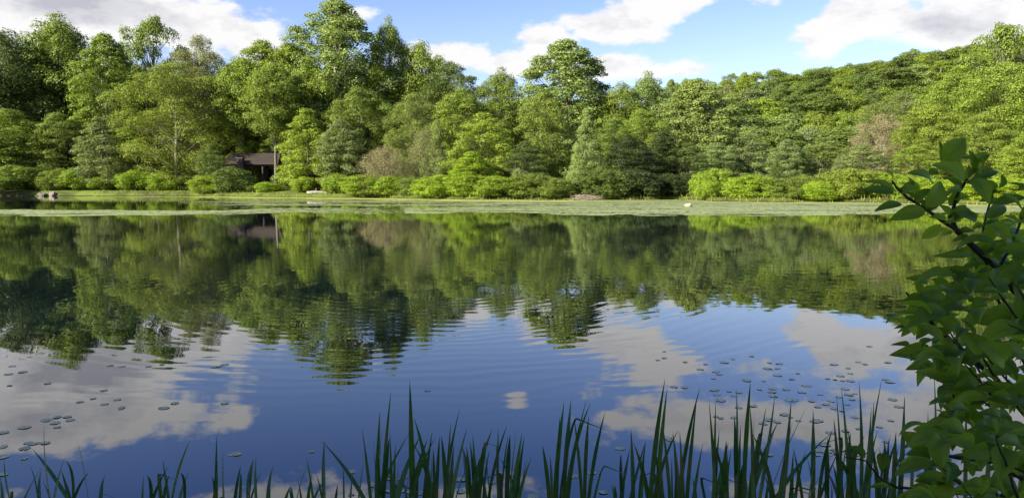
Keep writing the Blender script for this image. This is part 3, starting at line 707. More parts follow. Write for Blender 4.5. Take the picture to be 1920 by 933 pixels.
mb = MB(); mb.box((0, -hd-.03, ze-.12), (2*hw, .05, .22)); mb.build('fascia_board', m_wood, sh)
for xx in (-4.6, -2.4, 0.3, 2.2, 4.6):
    for yy in (-2.7, 2.7):
        mb = MB(); mb.box((xx, yy, ze/2-.1), (.24, .24, ze-.1)); mb.tube([(xx, yy, ze-1.0), (xx+.7, yy, ze-.25)], [.07, .07], 4); mb.build('post', m_wood, sh)
mb = MB(); mb.box((0, -2.7, ze-.32), (9.6, .2, .26)); mb.build('beam', m_wood, sh)
mb = MB(); mb.box((0, 0, .08), (10, 6, .24)); mb.build('floor_slab', m_stone, sh)
mb = MB(); mb.box((-1.3, -3.35, 1.9), (1.35, .9, 3.8)); mb.box((-1.3, -3.35, 4.3), (1.05, .75, 1.2)); mb.box((-1.3, -3.35, 4.95), (1.25, .9, .14)); mb.build('chimney', m_stone, sh)
mb = MB(); mb.box((1.3, .8, 1.6), (1.3, 1.6, 3.2)); mb.build('storage_closet', m_wood, sh)
mb = MB(); mb.box((0, 2.8, .7), (9.4, .12, 1.1)); mb.build('low_wall', m_wood, sh)
# picnic tables
m_tab = simple('table_wood', (.2, .15, .1), .8)
o = empty('picnic_table', (fx+1.0, Ys-1.6, fg+.2)); tag(o, 'picnic table under the shelter roof', 'picnic table')
mb = MB()
for i in range(4): mb.box((0, -.3+i*.2, .75), (1.9, .17, .05))
mb.build('table_top', m_tab, o)
for s_ in (-1, 1):
    mb = MB(); mb.box((0, s_*.72, .44), (1.9, .26, .05)); mb.build('bench', m_tab, o)
for s_ in (-1, 1):
    mb = MB(); mb.tube([(s_*.7, -.8, 0), (s_*.7, -.2, .72)], [.05, .05], 4); mb.tube([(s_*.7, .8, 0), (s_*.7, .2, .72)], [.05, .05], 4); mb.box((s_*.7+.06, 0, .4), (.05, 1.6, .09)); mb.build('leg', m_tab, o)
# covered grill
YQ = 120+warp(342); x = at(342, 352, YQ).x; gg = gz(x, YQ)
o = empty('kettle_grill', (x, YQ, gg)); tag(o, 'dark dome-lidded grill on the shaded lawn left of the shelter', 'grill')
mk = simple('black_enamel', (.02, .022, .03), .3, spec=.6)
mb = MB(); mb.lathe([(.02, .45), (.25, .48), (.40, .62), (.42, .82)], k=16); mb.build('bowl', mk, o, True)
lid = MB(); lid.lathe([(.43, .83), (.42, .92), (.34, 1.1), (.18, 1.2), (.02, 1.23)], k=16); l_ = lid.build('lid', mk, o, True)
mb = MB(); mb.tube([(-.08, 0, 1.22), (-.07, 0, 1.3), (.07, 0, 1.3), (.08, 0, 1.22)], [.014]*4, 6); mb.build('handle', simple('grey_steel', (.4, .4, .42), .4, metal=.8), l_)
for a in (0, 2.1, 4.2):
    mb = MB(); mb.tube([(.22*math.cos(a), .22*math.sin(a), .52), (.42*math.cos(a), .42*math.sin(a), 0)], [.018, .018], 6); mb.build('leg', mk, o)
# folding chair
x = at(371, 352, YQ).x
o = empty('folding_chair', (x, YQ, gz(x, YQ)), R(40)); tag(o, 'lavender-grey folding lawn chair beside the wide bright shrub', 'chair')
mf = simple('lavender_cloth', (.30, .26, .38), .8); mst = simple('chair_tube', (.5, .5, .52), .4, metal=.7)
mb = MB(); mb.box((0, 0, .43), (.55, .5, .03)); mb.build('seat', mf, o)
mb = MB(); mb.v = [(-.27, .24, .45), (.27, .24, .45), (.27, .48, 1.1), (-.27, .48, 1.1), (-.27, .27, .45), (.27, .27, .45), (.27, .51, 1.1), (-.27, .51, 1.1)]; mb.f = [[0,1,2,3],[7,6,5,4],[0,4,5,1],[2,6,7,3],[0,3,7,4],[1,5,6,2]]; mb.build('backrest', mf, o)
for sx_ in (-.28, .28):
    mb = MB(); mb.tube([(sx_, -.28, 0), (sx_, .24, .62), (sx_, .5, 1.1)], [.016]*3, 6); mb.build('frame', mst, o)
    mb = MB(); mb.tube([(sx_, .35, 0), (sx_, -.25, .6), (sx_, .25, .63)], [.016]*3, 6); mb.build('armrest', mst, o)

# ------------------------------------------------------------------ parked cars behind the right bank shrubs
def car(px, Y, rz, paint, label):
    x = at(px, 350, Y).x; o = empty('parked_car', (x, Y, gz(x, Y)), rz); tag(o, label, 'car', 'cars parked beyond the right bank')
    prof = [(-2.2,.35),(-2.25,.75),(-2.1,.95),(-1.6,1.0),(-1.05,1.42),(.35,1.46),(1.1,1.02),(2.0,.88),(2.25,.7),(2.25,.35)]
    mb = MB(); W2 = .88; k = len(prof)
    for s_, ins in ((-1, 0), (1, 0)):
        for (a, z) in prof: mb.v.append((a, s_*(W2-(.16 if z > 1.1 else 0)), z))
    for i in range(k): mb.f.append([i, (i+1) % k, k+(i+1) % k, k+i])
    mb.f.append(list(range(k))[::-1]); mb.f.append(list(range(k, 2*k)))
    mb.build('body', paint, o)
    mg = simple('car_glass', (.02, .025, .03), .08, spec=.8)
    for s_ in (-1, 1):
        mb = MB(); q = [(-1.35, 1.06), (-.98, 1.36), (.28, 1.39), (.9, 1.06)]
        mb.v = [(a, s_*(W2-.02-(z-1.0)*.28+.02), z) for a, z in q]+[(a, s_*(W2-.06-(z-1.0)*.28), z) for a, z in q]; mb.f = [[0,1,2,3],[7,6,5,4],[0,4,5,1],[1,5,6,2],[2,6,7,3],[3,7,4,0]]; mb.build('side_window', mg, o)
    mb = MB(); mb.v = [(.42, -.66, 1.44), (.42, .66, 1.44), (1.08, .74, 1.05), (1.08, -.74, 1.05), (.44, -.66, 1.46), (.44, .66, 1.46), (1.1, .74, 1.07), (1.1, -.74, 1.07)]; mb.f = [[0,1,2,3],[7,6,5,4],[0,4,5,1],[1,5,6,2],[2,6,7,3],[3,7,4,0]]; mb.build('windscreen', mg, o)
    mt = simple('tyre_rubber', (.02, .02, .02), .9)
    for a in (-1.4, 1.4):
        for s_ in (-1, 1):
            mb = MB(); mb.tube([(a, s_*.72, .33), (a, s_*.93, .33)], [.33, .33], 16); wl = mb.build('wheel', mt, o)
            mb = MB(); mb.tube([(a, s_*.93, .33), (a, s_*.945, .33)], [.2, .2], 12); mb.build('rim', simple('alloy', (.5, .5, .5), .3, metal=.9), wl)
    for s_ in (-1, 1):
        mb = MB(); mb.box((2.22, s_*.62, .72), (.1, .34, .14)); mb.build('headlight', simple('lamp_glass', (.8, .8, .8), .1), o)
car(1812, 83, R(5), simple('white_paint', (.75, .75, .75), .3, (.7, .7, .7)), 'white parked car glimpsed between foreground leaves, left of the silver one')
car(1868, 81.5, R(-8), simple('silver_paint', (.5, .52, .55), .3, (.45, .47, .5), metal=.3), 'silver parked car glimpsed right of the white one')

# ------------------------------------------------------------------ near lily pads
def near_pads():
    c4 = [(150,25),(150,65),(110,78),(280,90),(405,103),(372,135),(470,150),(490,165),(455,192),(520,92),(575,72),(690,55),(800,95),(860,100),(790,130),(850,130),(850,172),(765,207),(660,203),(740,258),(820,253),(905,258),(975,160),(940,195),(1000,275),(1030,235),(930,325),(960,323),(825,300),(815,273),(580,298),(610,275),(550,270),(460,262),(500,325),(475,290),(610,370),(700,360),(470,425),(500,434),(580,432),(800,445),(760,468),(850,460),(890,413),(930,430),(980,450),(1080,455),(1100,450),(1200,105),(1350,90),(1390,103),(1285,128),(1160,192),(1205,198),(1250,205),(1300,205),(1300,160),(1240,175),(1545,213),(1180,330),(1200,375),(1150,350),(1250,390),(1290,290),(1270,255),(1115,290),(1480,490),(1550,450),(1270,515),(1180,525),(1100,635),(1150,640),(1190,630),(1140,597),(1520,580),(1090,660),(1040,857),(1130,855),(800,660),(1330,430),(1350,500),(210,243),(275,246),(1310,320),(1330,285),(1230,305),(1280,350),(1100,365),(1060,330),(180,560),(1560,320),(1600,365)]
    c1 = [(250,328),(50,340),(155,190),(65,238),(45,280),(120,268),(580,235),(640,240),(780,240),(850,230),(1120,245),(1145,240),(1180,230),(860,250),(545,365),(490,408),(420,425),(550,437),(615,413),(635,462),(355,503),(300,505),(245,520),(290,535),(300,557),(130,558),(20,585),(200,640),(150,640),(130,668),(130,722),(15,805),(5,660),(15,712),(860,457),(918,432),(1180,433),(370,520),(1235,698),(640,455),(170,645),(240,640)]
    c2 = [(512,594),(800,737),(800,902),(1060,765),(1080,790),(1150,790),(1190,775),(1170,875),(1210,885),(1080,875),(960,835),(1300,890),(1590,880),(1680,855),(1590,795),(1350,155)]
    c3 = [(1200,570),(1560,510),(560,915),(1080,885),(1000,745),(860,770),(280,815)]
    pr = [(-x, 0) for x in ()]
    L = [(1200+a/3.296, 650+b_/3.296, 'r') for a, b_ in c4]+[(a/2.802, 600+b_/2.802, 'l') for a, b_ in c1]+[(450+a/3.84, 690+b_/3.84, 'm') for a, b_ in c2]+[(850+a/3.84, 690+b_/3.84, 'm') for a, b_ in c3]
    L += [(1640+a, 560+b_, 'r') for a, b_ in ((25, 118), (60, 60), (-10, 88), (90, 140), (20, 150), (75, 95))]
    return L
def pad_mesh(seed):
    r = random.Random(seed); n = 18; v = [(0, 0, .0005)]; f = []; a0 = r.uniform(0, 6.28)
    for i in range(n+1):
        a = a0 + .18 + (2*math.pi-.36)*i/n; rr = 1+.04*math.sin(a*3+seed)+r.uniform(-.02, .02)
        v.append((rr*math.cos(a), rr*.92*math.sin(a), 0.0006+.0016*max(0, math.sin(a*2+seed))))
    nn = len(v); v += [(x, y, z-.0006) for x, y, z in v]
    for i in range(n): f.append([0, i+1, i+2]); f.append([nn, nn+i+2, nn+i+1]); f.append([i+1, nn+i+1, nn+i+2, i+2])
    f.append([0, nn, nn+1, 1]); f.append([0, n+1, nn+n+1, nn])
    me = bpy.data.meshes.new('lily_pad'); me.from_pydata(v, [], f); me.materials.append(m_npad); return me
m_npad, nt, b = newmat('near_lily_pad'); oi = N(nt, 'ShaderNodeObjectInfo'); tc = N(nt, 'ShaderNodeTexCoord')
f = noise(nt, tc.outputs['Object'], 2.5, 4, .6)
nt.links.new(Mix(nt, Mth(nt, 'MULTIPLY_ADD', f, 1.6, -.3, clamp=True), Mix(nt, oi.outputs['Random'], (.24, .29, .10), (.34, .37, .16)), (.38, .33, .15)), b.inputs['Base Color']); b.inputs['Roughness'].default_value = .3; b.inputs['Specular IOR Level'].default_value = .35
pms = [pad_mesh(i) for i in range(6)]
zones = {'l': ('small floating lily pad on the cloud reflection at the left', 'lily pads left'), 'm': ('floating lily pad among the central reeds', 'lily pads among the central reeds'), 'r': ('small floating lily pad right of centre behind the tall reeds', 'lily pads right')}
r_ = random.Random(31)
for i, (px, py, zn) in enumerate(near_pads()):
    q = on_plane(px, py, .006); o = link('lily_pad', pms[i % 6], None, (q.x, q.y, .0014+(i % 5)*.0004)); s_ = r_.uniform(.020, .046)*(.8 if zn == 'm' else 1)
    o.scale = (s_, s_, 1); o.rotation_euler.z = r_.uniform(0, 6.28)
    if (px, py) and abs(px-(450+512/3.84)) < .1: lab = 'lone pale oval lily pad in open blue water left of the reeds'; tag(o, lab, 'lily pad', 'lily pads near'); continue
    tag(o, zones[zn][0], 'lily pad', zones[zn][1])

# ------------------------------------------------------------------ cattail reeds
c1 = [(22,730,50),(88,785,60),(155,755,200),(170,675,355),(232,520,262),(220,770,130),(218,780,205),(338,722,285),(345,738,385),(322,785,365),(405,625,462),(470,795,390),(555,805,530),(543,850,518),(225,840,262),(754,815,748),(768,815,795),(822,685,845),(887,765,805),(887,812,860),(997,630,905),(995,787,945),(945,800,970),(855,730,885),(1138,605,1135),(1172,680,1175),(1113,820,1130),(1140,855,1120),(1184,780,1180),(1265,760,1235),(1270,800,1258),(1332,730,1303),(1345,850,1320),(3,820,14)]
c2 = [(5,750,0),(98,650,55),(118,620,115),(157,730,80),(243,692,200),(220,860,215),(365,838,330),(372,870,375),(515,655,410),(422,805,440),(478,640,525),(516,755,490),(548,757,590),(608,520,605),(635,775,535),(585,520,890),(705,830,690),(745,695,748),(815,730,795),(878,425,940),(895,650,855),(955,458,985),(1007,308,985),(1022,440,990),(1087,163,1025),(1052,672,1035),(1035,690,1010),(1120,538,1105),(1157,570,1110),(1143,705,1130),(1222,85,1240),(1240,335,1255),(1253,355,1380),(1308,465,1130),(1350,508,1230),(1437,487,1415),(1517,395,1490),(1582,288,1470),(1540,548,1510),(1635,425,1520),(1675,470,1700),(1600,570,1635),(1630,560,1660),(1685,575,1705),(1690,620,1555),(1378,620,1375),(1345,740,1360)]
c3 = [(65,560,125),(95,560,100),(275,278,185),(210,490,265),(262,577,215),(387,408,255),(322,420,320),(178,650,235),(310,540,325),(335,635,345),(395,480,345),(408,480,385),(455,428,405),(495,465,430),(512,490,460),(330,632,465),(530,648,480),(562,640,470),(450,735,455),(435,770,420),(640,550,690),(697,625,710),(798,240,730),(768,345,745),(848,225,790),(965,45,770),(962,208,830),(985,255,810),(868,345,925),(930,335,820),(975,340,945),(1092,315,975),(1172,452,1015),(1278,425,1295),(1270,580,1205),(1385,525,1275),(1125,820,1165),(1162,840,1170),(1235,700,1220),(1365,735,1350)]
c4 = [(35,580,0),(15,765,5),(155,195,65),(168,255,105),(140,480,185),(245,520,265),(372,245,240),(350,330,290),(325,660,400),(198,675,200),(150,765,135),(388,595,330),(318,790,345),(425,320,470),(467,340,455),(490,515,455),(450,570,540),(533,575,500),(565,625,520),(596,265,590),(583,420,600),(622,480,610),(683,215,640),(678,350,700),(783,215,700),(705,400,715),(780,370,700),(835,290,740),(857,455,690),(828,535,690),(935,330,880),(1035,360,800),(940,470,860),(1187,530,840),(1070,385,1068),(1025,640,960),(1030,675,1070),(1197,440,1240),(1190,505,1105),(1160,560,1155),(1213,285,1250),(1243,250,1290),(1298,305,1220),(1353,210,1365),(1495,195,1380),(1338,380,1300),(1445,335,1400),(1430,370,1390),(1470,510,1400),(1515,565,1480),(1525,600,1390),(1550,530,1510),(1637,305,1600),(1580,585,1500),(1595,620,1545),(1003,815,950),(970,730,960),(948,640,935),(915,655,880),(965,735,930),(800,760,780)]
c5 = [(340,458,320),(418,570,260),(478,345,478),(548,420,510),(450,530,430),(795,495,760),(345,700,325),(405,725,400),(215,610,170),(380,640,372),(440,640,470),(630,470,625),(300,620,290),(510,600,520),(265,660,240),(740,480,720)]
BL = [(a/2.802, 600+b_/2.802, c/2.802) for a, b_, c in c1]+[(450+a/3.84, 690+b_/3.84, 450+c/3.84) for a, b_, c in c2]+[(850+a/3.84, 690+b_/3.84, 850+c/3.84) for a, b_, c in c3]+[(1200+a/3.296, 650+b_/3.296, 1200+c/3.296) for a, b_, c in c4]+[(1560+a/2.5, 560+b_/2.5, 1560+c/2.5) for a, b_, c in c5]
m_reed, nt, b = newmat('reed_leaf'); oi = N(nt, 'ShaderNodeObjectInfo'); tc = N(nt, 'ShaderNodeTexCoord'); p = geo_pos(nt)
sz_ = N(nt, 'ShaderNodeSeparateXYZ'); nt.links.new(p, sz_.inputs[0])
f = noise(nt, p, 6, 3, .6)
rc = Mix(nt, oi.outputs['Random'], (.035, .10, .020), (.085, .175, .028)); rc = Mix(nt, Mth(nt, 'MULTIPLY_ADD', f, 3, -1.5, clamp=True), rc, (.16, .15, .05))
nt.links.new(rc, b.inputs['Base Color']); b.inputs['Roughness'].default_value = .4; b.inputs['Specular IOR Level'].default_value = .4
tr = N(nt, 'ShaderNodeBsdfTranslucent'); nt.links.new(rc, tr.inputs['Color']); mx = N(nt, 'ShaderNodeMixShader'); mx.inputs[0].default_value = .25
nt.links.new(b.outputs[0], mx.inputs[1]); nt.links.new(tr.outputs[0], mx.inputs[2]); nt.links.new(mx.outputs[0], nt.nodes['Material Output'].inputs['Surface'])
r_ = random.Random(77)
for _ in range(70):
    bx = r_.choice([r_.gauss(1230, 25), r_.gauss(1400, 30), r_.uniform(1500, 1760), r_.gauss(790, 40), r_.gauss(1600, 40)]); ty = r_.uniform(800, 905) if bx > 650 else r_.uniform(860, 915)
    BL.append((bx + r_.gauss(0, .22)*(933-ty), ty, bx))
# group blades into plants by where they leave the frame
BL.sort(key=lambda q: q[2]); clumps = []
for q in BL:
    if clumps and q[2]-clumps[-1][0][2] < 34 and len(clumps[-1]) < 9: clumps[-1].append(q)
    else: clumps.append([q])
def blade(parent, base, low, tip, wid, seed):
    """a cattail leaf from its base through 'low' to its tip; V section, tapering"""
    r = random.Random(seed); n = 16; mb = MB()
    base, low, tip = Vector(base), Vector(low), Vector(tip)
    th0 = r.uniform(-.9, .9); tw = r.uniform(-.8, .8)
    L1 = (low-base).length; L2 = (tip-low).length; tl = L1/(L1+L2)
    c = (low - base*(1-tl)**2 - tip*tl**2)/(2*tl*(1-tl)+1e-6)
    brk = r.random() < .07; sd_ = r.choice((-1, 1))
    for i in range(n+1):
        t = i/n; p = base*(1-t)**2 + c*2*t*(1-t) + tip*t*t
        if brk and t > .74: q0 = base*.0676 + c*.3848 + tip*.5476; p = q0 + Vector((sd_*.8, .1, -.35))*(t-.74)*(L1+L2)*.9
        w_ = wid/2*min(1, (1-t)/.28)**.8*(.75+.25*min(1, t*4)); w_ = max(w_, .0004)
        th = th0+tw*t; d = Vector((math.cos(th), math.sin(th), 0)); e = Vector((-math.sin(th), math.cos(th), 0))
        mb.v += [tuple(p-d*w_), tuple(p+e*w_*.28), tuple(p+d*w_)]
    for i in range(n):
        for j in (0, 1): a = i*3+j; mb.f.append([a, a+1, a+4, a+3])
    return mb.build('leaf', m_reed, parent, True)
nc = len(clumps)
land = [(0, 250, 'at the lower left corner'), (250, 420, 'below the left cloud reflection'), (420, 640, 'left of the long slanting leaf'), (640, 790, 'around the tallest left-hand leaves'), (790, 1000, 'in the central thicket left of the open gap'), (1000, 1110, 'beside the open gap at the centre'), (1110, 1250, 'around the thick dark central stand'), (1250, 1400, 'left of the forked yellowing leaf'), (1400, 1500, 'around the forked yellowing leaf'), (1500, 1660, 'just left of the foreground shrub'), (1660, 1990, 'half hidden by the foreground shrub')]
cnt = {}
for ci, cl_ in enumerate(clumps):
    Yc = r_.uniform(3.0, 3.75); cxp = sum(q[2] for q in cl_)/len(cl_)
    mean_top = min(q[1] for q in cl_)
    root = at(cxp, 933, Yc); g0 = gz(root.x, Yc)
    o = empty('cattail', (root.x, Yc, 0))
    zone = next((z for z in land if z[0] <= cxp < z[1]), land[-1])
    hw_ = 'tall' if mean_top < 760 else ('knee-high' if mean_top > 860 else 'medium'); sz2 = {1: 'single-leaved', 2: 'two-leaved', 3: 'three-leaved', 4: 'four-leaved', 5: 'five-leaved', 6: 'six-leaved'}.get(len(cl_), 'many-leaved')
    lab = f'{hw_} {sz2} green cattail {zone[2]}'
    cnt[lab] = cnt.get(lab, 0)+1
    if cnt[lab] > 1: lab = f'{hw_} {sz2} cattail {zone[2]}, ' + {2: 'second from its left', 3: 'third from its left', 4: 'fourth from its left'}.get(cnt[lab], 'further right')
    tag(o, lab, 'cattail', 'cattails in the foreground water')
    for bi, (tx, ty, bx) in enumerate(cl_):
        Yt = Yc + r_.uniform(-.25, .25); Yb = Yc + r_.uniform(-.06, .06)
        tip = at(tx, ty, Yt); low = at(bx, 933, (Yb+Yt)/2 if False else Yb); rem = low.z/max(tip.z-low.z, .05)
        ex = (low.x-tip.x)*min(rem, 1.2)*.45
        base = Vector((low.x+ex, Yb, -.06)); wid = r_.uniform(.014, .024)*(1.0 if ty < 850 else .8)
        mid_ = low
        w3 = o.location
        blade(o, base-w3, mid_-w3, tip-w3, wid, ci*50+bi)

# ------------------------------------------------------------------ foreground shrub at the right
m_leaf, nt, b = newmat('shrub_leaf'); uvn = N(nt, 'ShaderNodeUVMap'); p = geo_pos(nt)
su = N(nt, 'ShaderNodeSeparateXYZ'); nt.links.new(uvn.outputs[0], su.inputs[0]); U, Vv = su.outputs[0], su.outputs[1]
au = Mth(nt, 'ABSOLUTE', Mth(nt, 'SUBTRACT', U, .5))
rib = Mth(nt, 'LESS_THAN', au, .022)
side = Mth(nt, 'SINE', Mth(nt, 'MULTIPLY', Mth(nt, 'SUBTRACT', Vv, Mth(nt, 'MULTIPLY', au, .55)), 46.0)); side = Mth(nt, 'GREATER_THAN', side, .93)
vein = Mth(nt, 'MAXIMUM', rib, Mth(nt, 'MULTIPLY', side, .5))
f = Mth(nt, 'ADD', Mth(nt, 'MULTIPLY', noise(nt, p, 9, 3, .6), .5), Mth(nt, 'MULTIPLY', N(nt, 'ShaderNodeNewGeometry').outputs['Random Per Island'], .5))
lc = Mix(nt, Mth(nt, 'MULTIPLY_ADD', f, 1.8, -.4, clamp=True), (.09, .165, .018), (.27, .38, .032)); lc = Mix(nt, Mth(nt, 'MULTIPLY', vein, .45), lc, (.14, .2, .05))
nt.links.new(lc, b.inputs['Base Color']); b.inputs['Roughness'].default_value = .45; b.inputs['Specular IOR Level'].default_value = .25
bmp = N(nt, 'ShaderNodeBump'); bmp.inputs['Distance'].default_value = .0008; nt.links.new(vein, bmp.inputs['Height']); nt.links.new(bmp.outputs[0], b.inputs['Normal'])
tr = N(nt, 'ShaderNodeBsdfTranslucent'); nt.links.new(Mix(nt, 1, lc, (1.5, 1.5, .5), 'MULTIPLY'), tr.inputs['Color']); mx = N(nt, 'ShaderNodeMixShader'); mx.inputs[0].default_value = .5
nt.links.new(b.outputs[0], mx.inputs[1]); nt.links.new(tr.outputs[0], mx.inputs[2]); nt.links.new(mx.outputs[0], nt.nodes['Material Output'].inputs['Surface'])
LV, LF, LUV = [], [], []
rngl = random.Random(91)
def leaf(base, tip, wid, nrm, sag=.12, fold=.22):
    base, tip, nrm = Vector(base), Vector(tip), Vector(nrm); d = tip-base; L = d.length; d.normalize()
    s_ = d.cross(nrm).normalized(); n_ = s_.cross(d).normalized(); n0 = len(LV); NS = 9; ph = rngl.uniform(0, 6)
    asym = rngl.uniform(-.04, .04)
    for i in range(NS+1):
        t = i/NS; wv_ = wid/2*(math.sin(math.pi*min(t**.82, 1))**.85 if 0 < t < 1 else 0)*(1-.12*t) + .0006
        c = base + d*L*t + n_*(sag*L*math.sin(math.pi*t*.9) - sag*L*.9*t*t) + s_*asym*L*math.sin(math.pi*t)
        for k in (-1, -.5, 0, .5, 1):
            up = abs(k)*wv_*fold*2 + math.sin(t*14+ph+k*2)*wid*.018*abs(k)
            LV.append(tuple(c + s_*wv_*k + n_*up)); LUV.append((.5+k*.5, t))
    for i in range(NS):
        for j in range(4): a = n0+i*5+j; LF.append((a, a+1, a+6, a+5))
def facing(base, tip, tilt=None):
    """a normal mostly up and towards the sky light / viewer"""
    v = Vector((rngl.gauss(-.1, .35), rngl.gauss(-.45, .35), rngl.gauss(.75, .35)))
    return v.normalized()
o = empty('foreground_shrub', (1.35, 1.75, gz(1.35, 1.75))); tag(o, 'large-leaved dark green shrub leaning in from the right edge in the foreground', 'shrub')
W0 = o.location.copy()
m_twig = simple('shrub_twig', (.035, .03, .022), .7, (.02, .018, .014), 30)
def c6(a, b_, Y): return at(1560+a/2.667, 230+b_/2.667, Y)
def c7(a, b_, Y): return at(1560+a/2.5, 560+b_/2.5, Y)
def stem(pts, r0, r1):
    mb = MB(); n = len(pts); pp = []
    for i in range(n-1):
        for k in range(4): pp.append(Vector(pts[i]).lerp(Vector(pts[i+1]), k/4)+Vector((rngl.uniform(-1, 1), 0, rngl.uniform(-1, 1)))*.0015)
    pp.append(Vector(pts[-1])); rs = [r0+(r1-r0)*i/(len(pp)-1) for i in range(len(pp))]
    mb.tube([q-W0 for q in pp], rs, 8); return mb.build('branch', m_twig, o, True)
low0 = Vector((1.32, 1.75, .12)); 
stem([low0, (1.30, 1.72, .9), at(1960, 640, 1.72), c6(950, 880, 1.68), c6(830, 740, 1.65), c6(740, 650, 1.62), c6(620, 540, 1.6), c6(590, 470, 1.6)], .013, .0045)
stem([c6(610, 530, 1.6), c6(490, 450, 1.57), c6(340, 345, 1.54), c6(300, 290, 1.54)], .0042, .0018)
stem([c6(590, 470, 1.6), c6(640, 340, 1.58), c6(700, 240, 1.57), c6(722, 190, 1.57)], .0042, .0016)
stem([c6(830, 740, 1.65), c6(890, 620, 1.68), c6(945, 490, 1.7), c6(960, 420, 1.7)], .004, .002)
stem([c6(750, 655, 1.62), c6(760, 520, 1.64), c6(790, 400, 1.66), c6(812, 330, 1.66)], .0035, .0016)
stem([(1.35, 1.8, .5), at(1960, 820, 1.9), c7(760, 370, 1.85), c7(600, 230, 1.8), c7(480, 130, 1.76), c7(380, 5, 1.72), c6(372, 850, 1.7)], .009, .002)
stem([low0, at(1990, 940, 1.6), c7(760, 760, 1.55), c7(540, 735, 1.5), c7(370, 690, 1.5)], .008, .002)
stem([at(1900, 930, 1.62), c7(500, 905, 1.6), c7(300, 880, 1.6), c7(235, 850, 1.6), c7(160, 760, 1.6), c7(60, 740, 1.6)], .004, .0012)
stem([(1.35, 1.8, .6), at(1930, 700, 2.1), at(1870, 560, 2.05), at(1830, 500, 2.0)], .008, .002)
# leaves traced one by one: base, tip, width (crop pixels), depth
H6 = [(560,190,665,75,100,1.55),(665,290,505,205,92,1.54),(545,190,540,95,30,1.6),(310,350,135,332,46,1.52),(320,350,165,287,34,1.56),(300,290,270,235,22,1.54),(350,408,212,440,40,1.54),(470,440,288,485,72,1.53),(545,510,448,580,50,1.58),
      (375,385,395,280,72,1.6),(500,305,385,245,58,1.55),(470,425,550,290,92,1.53),(700,640,520,665,46,1.6),(705,280,790,402,75,1.55),(710,240,690,140,36,1.57),(720,235,755,170,26,1.57),(700,285,832,238,52,1.58),(810,402,975,372,46,1.6),
      (650,330,560,355,34,1.58),(605,385,685,370,46,1.6),(600,440,722,498,60,1.57),(770,480,872,408,62,1.6),(780,510,895,575,82,1.62),(742,605,782,505,80,1.6),(828,330,852,258,46,1.64),(755,690,660,715,44,1.6),(880,525,975,495,42,1.66),
      (720,492,640,440,42,1.6),(530,240,470,262,34,1.6),(800,650,885,600,62,1.65),(900,640,975,690,42,1.66),(860,790,715,840,120,1.6),(600,770,685,725,82,1.63),(560,750,490,728,36,1.65),(380,785,375,780,10,1.6),(480,800,375,775,44,1.66),
      (430,850,565,832,44,1.68),(560,840,690,850,52,1.66),(700,905,780,880,40,1.66),(900,780,800,735,90,1.63),(780,820,690,750,70,1.66),(640,480,560,500,30,1.62),(950,740,870,700,70,1.66),(960,600,900,560,44,1.68),(680,560,600,590,24,1.6),
      (590,460,540,410,34,1.58),(600,470,640,420,36,1.59),(570,480,490,470,28,1.57)]
H7 = [(155,745,52,662,62,1.58),(238,722,225,832,82,1.58),(420,700,292,590,110,1.48),(520,665,378,590,95,1.5),(280,885,125,880,34,1.6),(500,850,350,850,90,1.5),(440,58,305,60,26,1.7),(400,140,290,135,28,1.7),(365,215,285,210,26,1.72),(445,250,325,235,70,1.7),
      (520,215,400,120,80,1.68),(600,150,480,90,70,1.7),(650,500,510,480,110,1.6),(720,470,580,440,60,1.6),(700,380,505,385,60,1.66),(640,340,480,345,34,1.7),(740,90,640,60,60,1.7),(900,70,680,110,60,1.64),(900,260,740,240,80,1.66),(880,330,700,360,70,1.62),
      (900,440,740,470,90,1.58),(780,620,590,640,80,1.52),(760,740,600,740,80,1.48),(860,860,640,870,110,1.45),(700,900,500,900,80,1.45),(900,640,700,600,90,1.52),(900,760,720,800,100,1.46),(830,540,680,560,70,1.55)]
for a, b_, c, d, wd_, Y in H6:
    B0 = c6(a, b_, Y); Tp = c6(c, d, Y+rngl.uniform(-.05, .03)); nrm = Vector((rngl.uniform(-.25, .25), -1, rngl.uniform(.1, .8))); leaf(B0-W0, Tp-W0, wd_/2.667*Y/F*1.08, nrm)
for a, b_, c, d, wd_, Y in H7:
    if b_ > 480: c, d, wd_ = a+(c-a)*.72, b_+(d-b_)*.72, wd_*.72
    B0 = c7(a, b_, Y); Tp = c7(c, d, Y+rngl.uniform(-.05, .03)); nrm = Vector((rngl.uniform(-.25, .25), -1, rngl.uniform(.2, 1.1))); leaf(B0-W0, Tp-W0, wd_/2.5*Y/F*1.08, nrm)
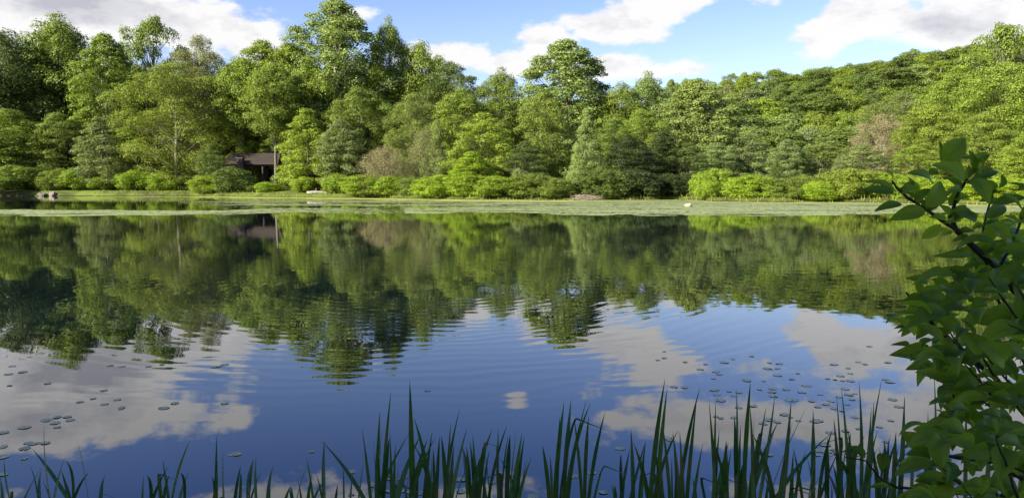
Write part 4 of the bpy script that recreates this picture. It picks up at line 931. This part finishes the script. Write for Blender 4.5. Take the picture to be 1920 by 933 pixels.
# small young leaves on the upper sprigs
for (a, b_, Y) in [(620,540,1.6),(590,470,1.6),(490,450,1.57),(420,400,1.55),(340,345,1.54),(640,340,1.58),(670,290,1.57),(700,240,1.57),(722,190,1.57),(760,520,1.64),(790,400,1.66),(812,330,1.66),(890,620,1.68),(945,490,1.7),(740,650,1.62),(830,740,1.65),(900,820,1.67),(430,860,1.7),(520,900,1.7)]:
    for _ in range(3):
        B0 = c6(a+rngl.uniform(-15, 15), b_+rngl.uniform(-15, 15), Y); L = rngl.uniform(.018, .042)
        leaf(B0-W0, B0-W0+Vector((rngl.uniform(-1, 1), rngl.uniform(-.5, .3), rngl.uniform(-.5, .9))).normalized()*L, L*.5, Vector((rngl.uniform(-.3, .3), -1, rngl.uniform(.2, 1.2))))
# the dense body of the shrub
def left_edge(py): return np.interp(py, [300, 400, 480, 540, 570, 620, 680, 700, 725, 760, 800, 850, 940], [1990, 1910, 1850, 1760, 1710, 1715, 1715, 1765, 1800, 1790, 1760, 1745, 1740])
for i in range(680):
    py = rngl.uniform(470, 990) if i > 30 else rngl.uniform(380, 520); le = float(left_edge(py)); px = le + (2060-le)*rngl.uniform(0, 1)**1.3
    Y = rngl.uniform(1.5, 2.25) if py < 760 else rngl.uniform(1.3, 2.0); B0 = at(px, py, Y); L = rngl.uniform(.035, .09)
    d = Vector((rngl.gauss(-.75, .45), rngl.gauss(-.15, .5), rngl.gauss(.0, .35))).normalized()
    Tp = B0 + d*L; leaf(B0-W0, Tp-W0, L*rngl.uniform(.38, .56), facing(B0, Tp), rngl.uniform(.05, .3))
    if i % 5 == 0:
        e = B0 + Vector((rngl.uniform(.05, .16), rngl.uniform(-.05, .1), rngl.uniform(-.16, -.03)))
        if i % 15 == 0: stem([e, B0.lerp(e, .5), B0], .0028, .0012)
lm = npmesh('shrub_foliage', LV, LF, m_leaf, 4, True, LUV); link('foliage', lm, o)
import collections
for k_, v_ in ALL_LABELS.items():
    if len(v_) > 1 and not all(g_ for _, g_ in v_): print('DUP', k_)
print('objects', len(bpy.data.objects))
